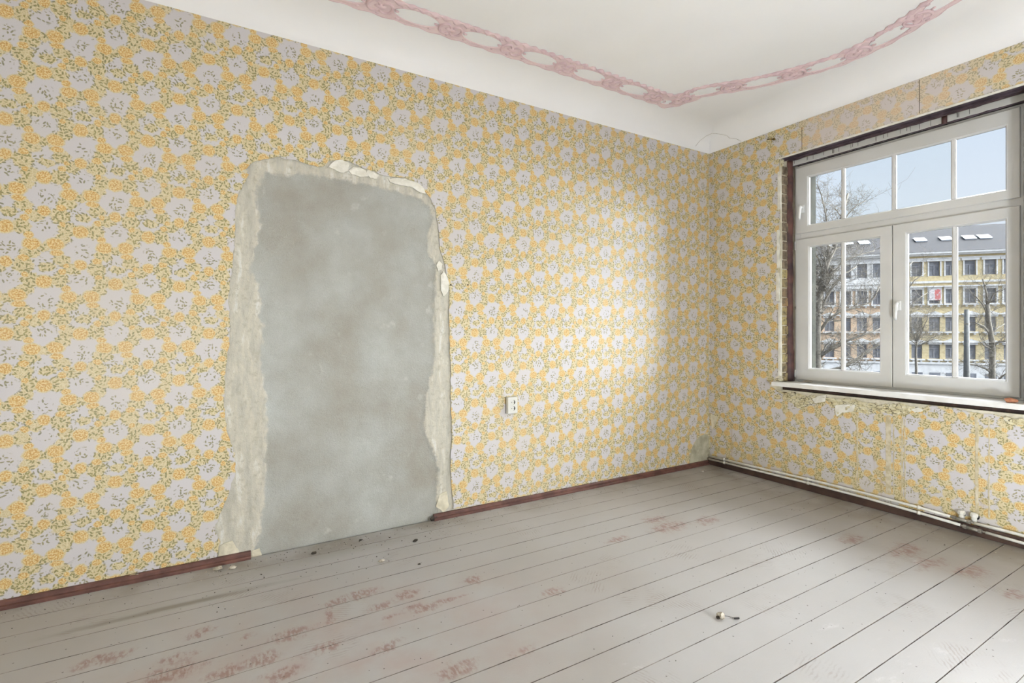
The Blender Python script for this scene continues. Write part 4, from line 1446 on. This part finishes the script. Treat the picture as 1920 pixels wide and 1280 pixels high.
lp_ = MB().box(-WW / 2 - 0.16, WW / 2 + 0.16, -0.10, 0.0, WH, WH + 0.24).box(-WW / 2 - 0.34, WW / 2 + 0.34, -0.26, 0.0, WH + 0.24, WH + 0.36)
lp_.prism([(-WW / 2 - 0.34, WH + 0.36), (WW / 2 + 0.34, WH + 0.36), (0, WH + 0.72)], 'y', -0.24, 0.0)
ME_PED = lp_.mesh('pediment', M_STUC)
lp2 = MB().box(-WW / 2 - 0.14, -WW / 2, -0.06, 0.0, -0.04, WH).box(WW / 2, WW / 2 + 0.14, -0.06, 0.0, -0.04, WH)
lp2.box(-WW / 2 - 0.32, WW / 2 + 0.32, -0.14, 0.0, WH + 0.02, WH + 0.30)
ME_LINT2 = lp2.mesh('lintel', M_STUC)
ME_CELL = MB().box(-0.55, 0.55, -0.03, 0.05, 0, 0.9).mesh('cellar_window', M_PANE)

def child(nm, me, parent, loc):
    o = bpy.data.objects.new(nm, me)
    COL.objects.link(o)
    o.parent = parent
    o.location = loc
    return o

def building(label, s0, s1, cols, wallm, topm, skyl, banner=None):
    b = empty('apartment_building', (P0.x, P0.y, GZ), BZ)
    tag(b, label, 'building', 'old apartment houses across the street')
    z = lambda v: v - GZ
    # facade split so that each window has a real opening
    m = MB()
    mt = MB()
    ys = sorted(cols)
    levels = [(-2.93, -2.28)] + []
    zc = -2.93
    for r in ROWS[::-1]:
        tgt = mt if r is ROWS[0] else m
        tgt.box(s0, s1, 0, 0.5, z(zc), z(r[0]))
        x = s0
        for c in ys:
            tgt.box(x, c - WW / 2, 0, 0.5, z(r[0]), z(r[1]))
            x = c + WW / 2
        tgt.box(x, s1, 0, 0.5, z(r[0]), z(r[1]))
        zc = r[1]
    mt.box(s0, s1, 0, 0.5, z(zc), z(10.9))
    m.box(s0, s1, 0.5, 9.0, 0.1, z(10.9))
    m.build('wall', wallm, b)
    mt.build('upper_wall', topm, b)
    MB().box(s0, s1, -0.12, 0.5, 0, z(-2.93)).build('plinth', M_STUC, b)
    MB().box(s0, s1, -0.22, 0.0, z(-2.95), z(-2.70)).build('string_course', M_STUC, b)
    MB().box(s0, s1, -0.20, 0.0, z(7.15), z(7.40)).build('string_course', M_STUC, b)
    MB().box(s0, s1, -0.45, 0.0, z(10.55), z(10.75)).box(s0, s1, -0.70, 0.1, z(10.75), z(11.0)).box(s0, s1, -0.10, 0.0, z(10.15), z(10.3)).build('cornice', M_STUC, b)
    MB().prism([(-0.75, z(11.0)), (9.2, z(11.0)), (9.2, z(15.2)), (6.6, z(15.2))], 'x', s0, s1).build('roof', M_ROOF, b)
    for s in skyl:
        sl_ = (z(15.2) - z(11.0)) / 7.35
        y0, y1 = 2.1, 3.1
        zz = lambda y: z(11.0) + sl_ * (y + 0.75) + 0.04
        MB().add([(s - 0.62, y0, zz(y0)), (s + 0.62, y0, zz(y0)), (s + 0.62, y1, zz(y1)), (s - 0.62, y1, zz(y1)),
                  (s - 0.62, y0, zz(y0) + 0.14), (s + 0.62, y0, zz(y0) + 0.14), (s + 0.62, y1, zz(y1) + 0.14), (s - 0.62, y1, zz(y1) + 0.14)],
                 [(0, 3, 2, 1), (4, 5, 6, 7), (0, 1, 5, 4), (1, 2, 6, 5), (2, 3, 7, 6), (3, 0, 4, 7)]).build('skylight', M_SKYL, b)
    for ri, r in enumerate(ROWS):
        for c in ys:
            w = child('window', ME_WIN, b, (c, 0.16, z(r[0])))
            child('pane', ME_PANE, w, (0, 0, 0))
            child('lintel', ME_LINT2 if ri == 0 else (ME_LINT if ri in (1,) else ME_PED), b, (c, 0, z(r[0])))
            if ri: child('window_ledge', ME_SILL, b, (c, 0, z(r[0])))
    for c in ys:
        child('cellar_window', ME_CELL, b, (c, -0.12, z(-4.9)))
    return b

colR = [s_of(p) for p in (1719, 1752, 1783, 1819, 1857, 1893)]
d_ = colR[-1] - colR[-2]
colR += [colR[-1] + d_ * k for k in range(1, 9)]
sb = s_of(1692)
b1 = building('yellow brick apartment house with white stucco trim and grey roof', sb, colR[-1] + 1.5, colR, M_FAC, M_FAC, [s_of(p) for p in (1699, 1742, 1792, 1838, 1868, 1935)])
colL = [s_of(p) for p in (1672, 1646, 1616, 1586, 1555)]
d_ = colL[-2] - colL[-1]
colL += [colL[-1] - d_ * k for k in range(1, 9)]
b2 = building('salmon apartment house with white top storey behind the large bare tree', colL[-1] - 1.5, sb - 0.02, colL, M_FAC_L, M_STUC, [s_of(p) for p in (1600, 1632, 1560)])
# banner hanging in one window
t = NT('red_and_white_banner')
o_ = t.obj()
s_ = t.sep(o_)
f_ = t.step(t.math('ADD', s_[0], t.math('MULTIPLY', t.math('SUBTRACT', t.noise(o_, 3.0, 3), 0.5), 0.5)), -0.02, 0.04)
cb = t.mix(f_, lin((222, 214, 212)), lin((206, 120, 116)))
cb = t.mix(t.step(t.noise(o_, 5.0, 4), 0.56, 0.6), cb, lin((196, 190, 190)))
t.done(cb, 0.9)
bn = MB().box(-0.58, 0.58, -0.03, 0.0, 0.42, 1.78).build('window_banner', t.m)
bn.location = P0 + DR * colR[1] - Vector((-DR.y, DR.x, 0)) * 0.12
bn.location.z = ROWS[1][0]
bn.rotation_euler = (0, 0, BZ)
tag(bn, 'red and white banner hung in a window of the yellow house', 'banner')

# ------------------------------------------------------------------ bare trees
def grow(m, rnd, p, d, L, r, lvl, spread=0.65):
    """a twig and its side twigs"""
    pts, rr = [p.copy()], [r]
    n = 4 if lvl else 3
    q = p.copy()
    for i in range(n):
        d = (d + Vector((rnd.gauss(0, .18), rnd.gauss(0, .18), rnd.gauss(0.05, .16)))).normalized()
        q = q + d * (L / n)
        pts.append(q.copy())
        rr.append(max(0.0035, r * (1 - 0.75 * (i + 1) / n)))
    m.tube(pts, rr, 4 if r > 0.02 else 3)
    if lvl <= 0:
        return
    for i in range(1, n + 1):
        for _ in range(1 if rnd.random() < 0.55 else 2):
            a = Vector((rnd.gauss(0, 1), rnd.gauss(0, 1), rnd.gauss(0.15, .8))).normalized()
            nd = (d * (1 - spread) + a * spread).normalized()
            grow(m, rnd, pts[i], nd, L * rnd.uniform(.45, .75), rr[i] * 0.72, lvl - 1, spread)

def tree(label, base_px, depth, trunk, limbs, seed, tw, lvl, rt, group='bare trees across the street'):
    rnd = random.Random(seed)
    pb = at(base_px, HOR, depth)
    e_ = empty('bare_tree', (pb.x, pb.y, GZ))
    tag(e_, label, 'tree', group)
    off = Vector((pb.x, pb.y, GZ))
    pts = [at(px, py, depth) - off for px, py in trunk]
    pts = [Vector((pts[0].x, pts[0].y, -0.1))] + pts
    n = len(pts)
    MB().tube(pts, [rt * (1.35 if i == 0 else 1 - 0.35 * i / (n - 1)) for i in range(n)], 10).build('trunk', M_BARK, e_, smooth=True)
    tm = MB()
    for (pl_, r0) in limbs:
        dz = rnd.uniform(-1.0, 1.0)
        q = [at(px, py, depth + dz * i / max(1, len(pl_) - 1)) - off for i, (px, py) in enumerate(pl_)]
        rr = [r0 * (1 - 0.65 * i / (len(q) - 1)) for i in range(len(q))]
        MB().tube(q, rr, 7).build('limb', M_BARK, e_, smooth=True)
        for i in range(len(q)):
            for _ in range(tw if i else max(1, tw // 2)):
                k = max(0, i - 1)
                f = rnd.random()
                st = q[k].lerp(q[i], f) if i else q[0]
                dr = (q[i] - q[k]).normalized() if i else Vector((0, 0, 1))
                a = Vector((rnd.gauss(0, 1), rnd.gauss(0, 1), rnd.gauss(.2, .8))).normalized()
                grow(tm, rnd, st, (dr * .4 + a * .6).normalized(), rnd.uniform(.8, 1.7) * (0.30 + depth / 55), max(rr[i] * .45, .012), lvl)
    o = tm.build('twigs', M_BARK, e_)
    o['kind'] = 'stuff'
    return e_

tree('large bare tree with a thick trunk seen through the left casement', 1535, 23.0, [(1535, 740), (1533, 690), (1532, 640), (1534, 590), (1538, 548)],
     [([(1538, 550), (1545, 515), (1552, 490), (1565, 465), (1573, 430), (1580, 400), (1590, 362)], .12),
      ([(1538, 550), (1529, 520), (1525, 495), (1524, 470)], .09),
      ([(1552, 490), (1553, 440), (1548, 400), (1540, 365), (1532, 345)], .05),
      ([(1573, 430), (1590, 402), (1606, 385), (1624, 376)], .035),
      ([(1534, 592), (1548, 560), (1562, 535), (1580, 515), (1606, 500)], .075),
      ([(1533, 625), (1552, 600), (1574, 584), (1600, 577), (1628, 568), (1640, 555), (1650, 535)], .075),
      ([(1534, 670), (1560, 652), (1589, 638), (1620, 627), (1656, 614)], .085),
      ([(1538, 548), (1556, 520), (1580, 490), (1610, 478), (1640, 470)], .05),
      ([(1534, 700), (1575, 690), (1605, 674), (1622, 662), (1646, 647), (1672, 640)], .10),
      ([(1534, 590), (1524, 570), (1512, 550)], .05),
      ([(1545, 515), (1536, 490), (1528, 470)], .05)], 21, 4, 2, .175)
tree('slender bare tree with a twisted crown seen beside the grey pole', 1861, 34.0, [(1861, 760), (1860, 700), (1861, 660), (1859, 635), (1853, 600), (1851, 570)],
     [([(1851, 570), (1850, 550), (1846, 535), (1842, 522)], .07), ([(1860, 650), (1870, 642), (1884, 640), (1900, 632)], .09),
      ([(1855, 625), (1845, 612), (1832, 606), (1828, 604)], .07), ([(1852, 590), (1842, 570), (1830, 556), (1822, 549)], .05),
      ([(1851, 575), (1862, 552), (1872, 545), (1882, 540)], .05), ([(1857, 630), (1870, 615), (1884, 607)], .05), ([(1860, 700), (1850, 692), (1830, 684), (1805, 680), (1796, 683)], .07),
      ([(1860, 655), (1846, 648), (1836, 640)], .05), ([(1861, 720), (1880, 705), (1900, 690)], .08)], 5, 3, 2, .2)
tree('small bare tree in front of the yellow house below its banner', 1719, 42.0, [(1719, 750), (1718, 690), (1717, 660), (1719, 640)],
     [([(1719, 640), (1710, 622), (1706, 600), (1708, 585)], .06), ([(1719, 640), (1728, 622), (1735, 606), (1742, 592)], .06),
      ([(1718, 650), (1730, 645), (1740, 640), (1748, 632)], .05), ([(1718, 645), (1708, 638), (1700, 634)], .05), ([(1719, 640), (1720, 610), (1722, 590)], .05)], 9, 4, 2, .11)
tree('bare tree at the left edge of the yellow house with thin high branches', 1690, 30.0, [(1690, 760), (1689, 660), (1690, 580)],
     [([(1690, 580), (1700, 545), (1715, 525), (1735, 512)], .05), ([(1690, 590), (1705, 575), (1722, 560), (1740, 548)], .045), ([(1690, 580), (1688, 540), (1698, 505), (1712, 490)], .05),
      ([(1690, 610), (1680, 580), (1665, 560)], .05)], 13, 2, 2, .10)

# ------------------------------------------------------------------ concrete pole
pb = at(1812.5, HOR, 30.0)
pe = empty('concrete_pole', (pb.x, pb.y, GZ))
tag(pe, 'grey concrete pole standing between bare tree and yellow house', 'pole')
top = at(1812.5, 580, 30.0).z - GZ
MB().lathe([(0.0, 0.0), (0.24, 0.0), (0.20, 1.5), (0.15, 4.0), (0.115, top), (0.0, top)], (0, 0, 0), 14).build('shaft', M_POLE, pe, smooth=True)
MB().lathe([(0.135, top - 0.9), (0.135, top - 0.82)], (0, 0, 0), 14).build('band', M_METAL, pe, smooth=True)
MB().lathe([(0.0, 0.9), (0.30, 0.8), (0.34, 0.0)], (0, 0, 0), 14).build('base', M_POLE, pe, smooth=True)
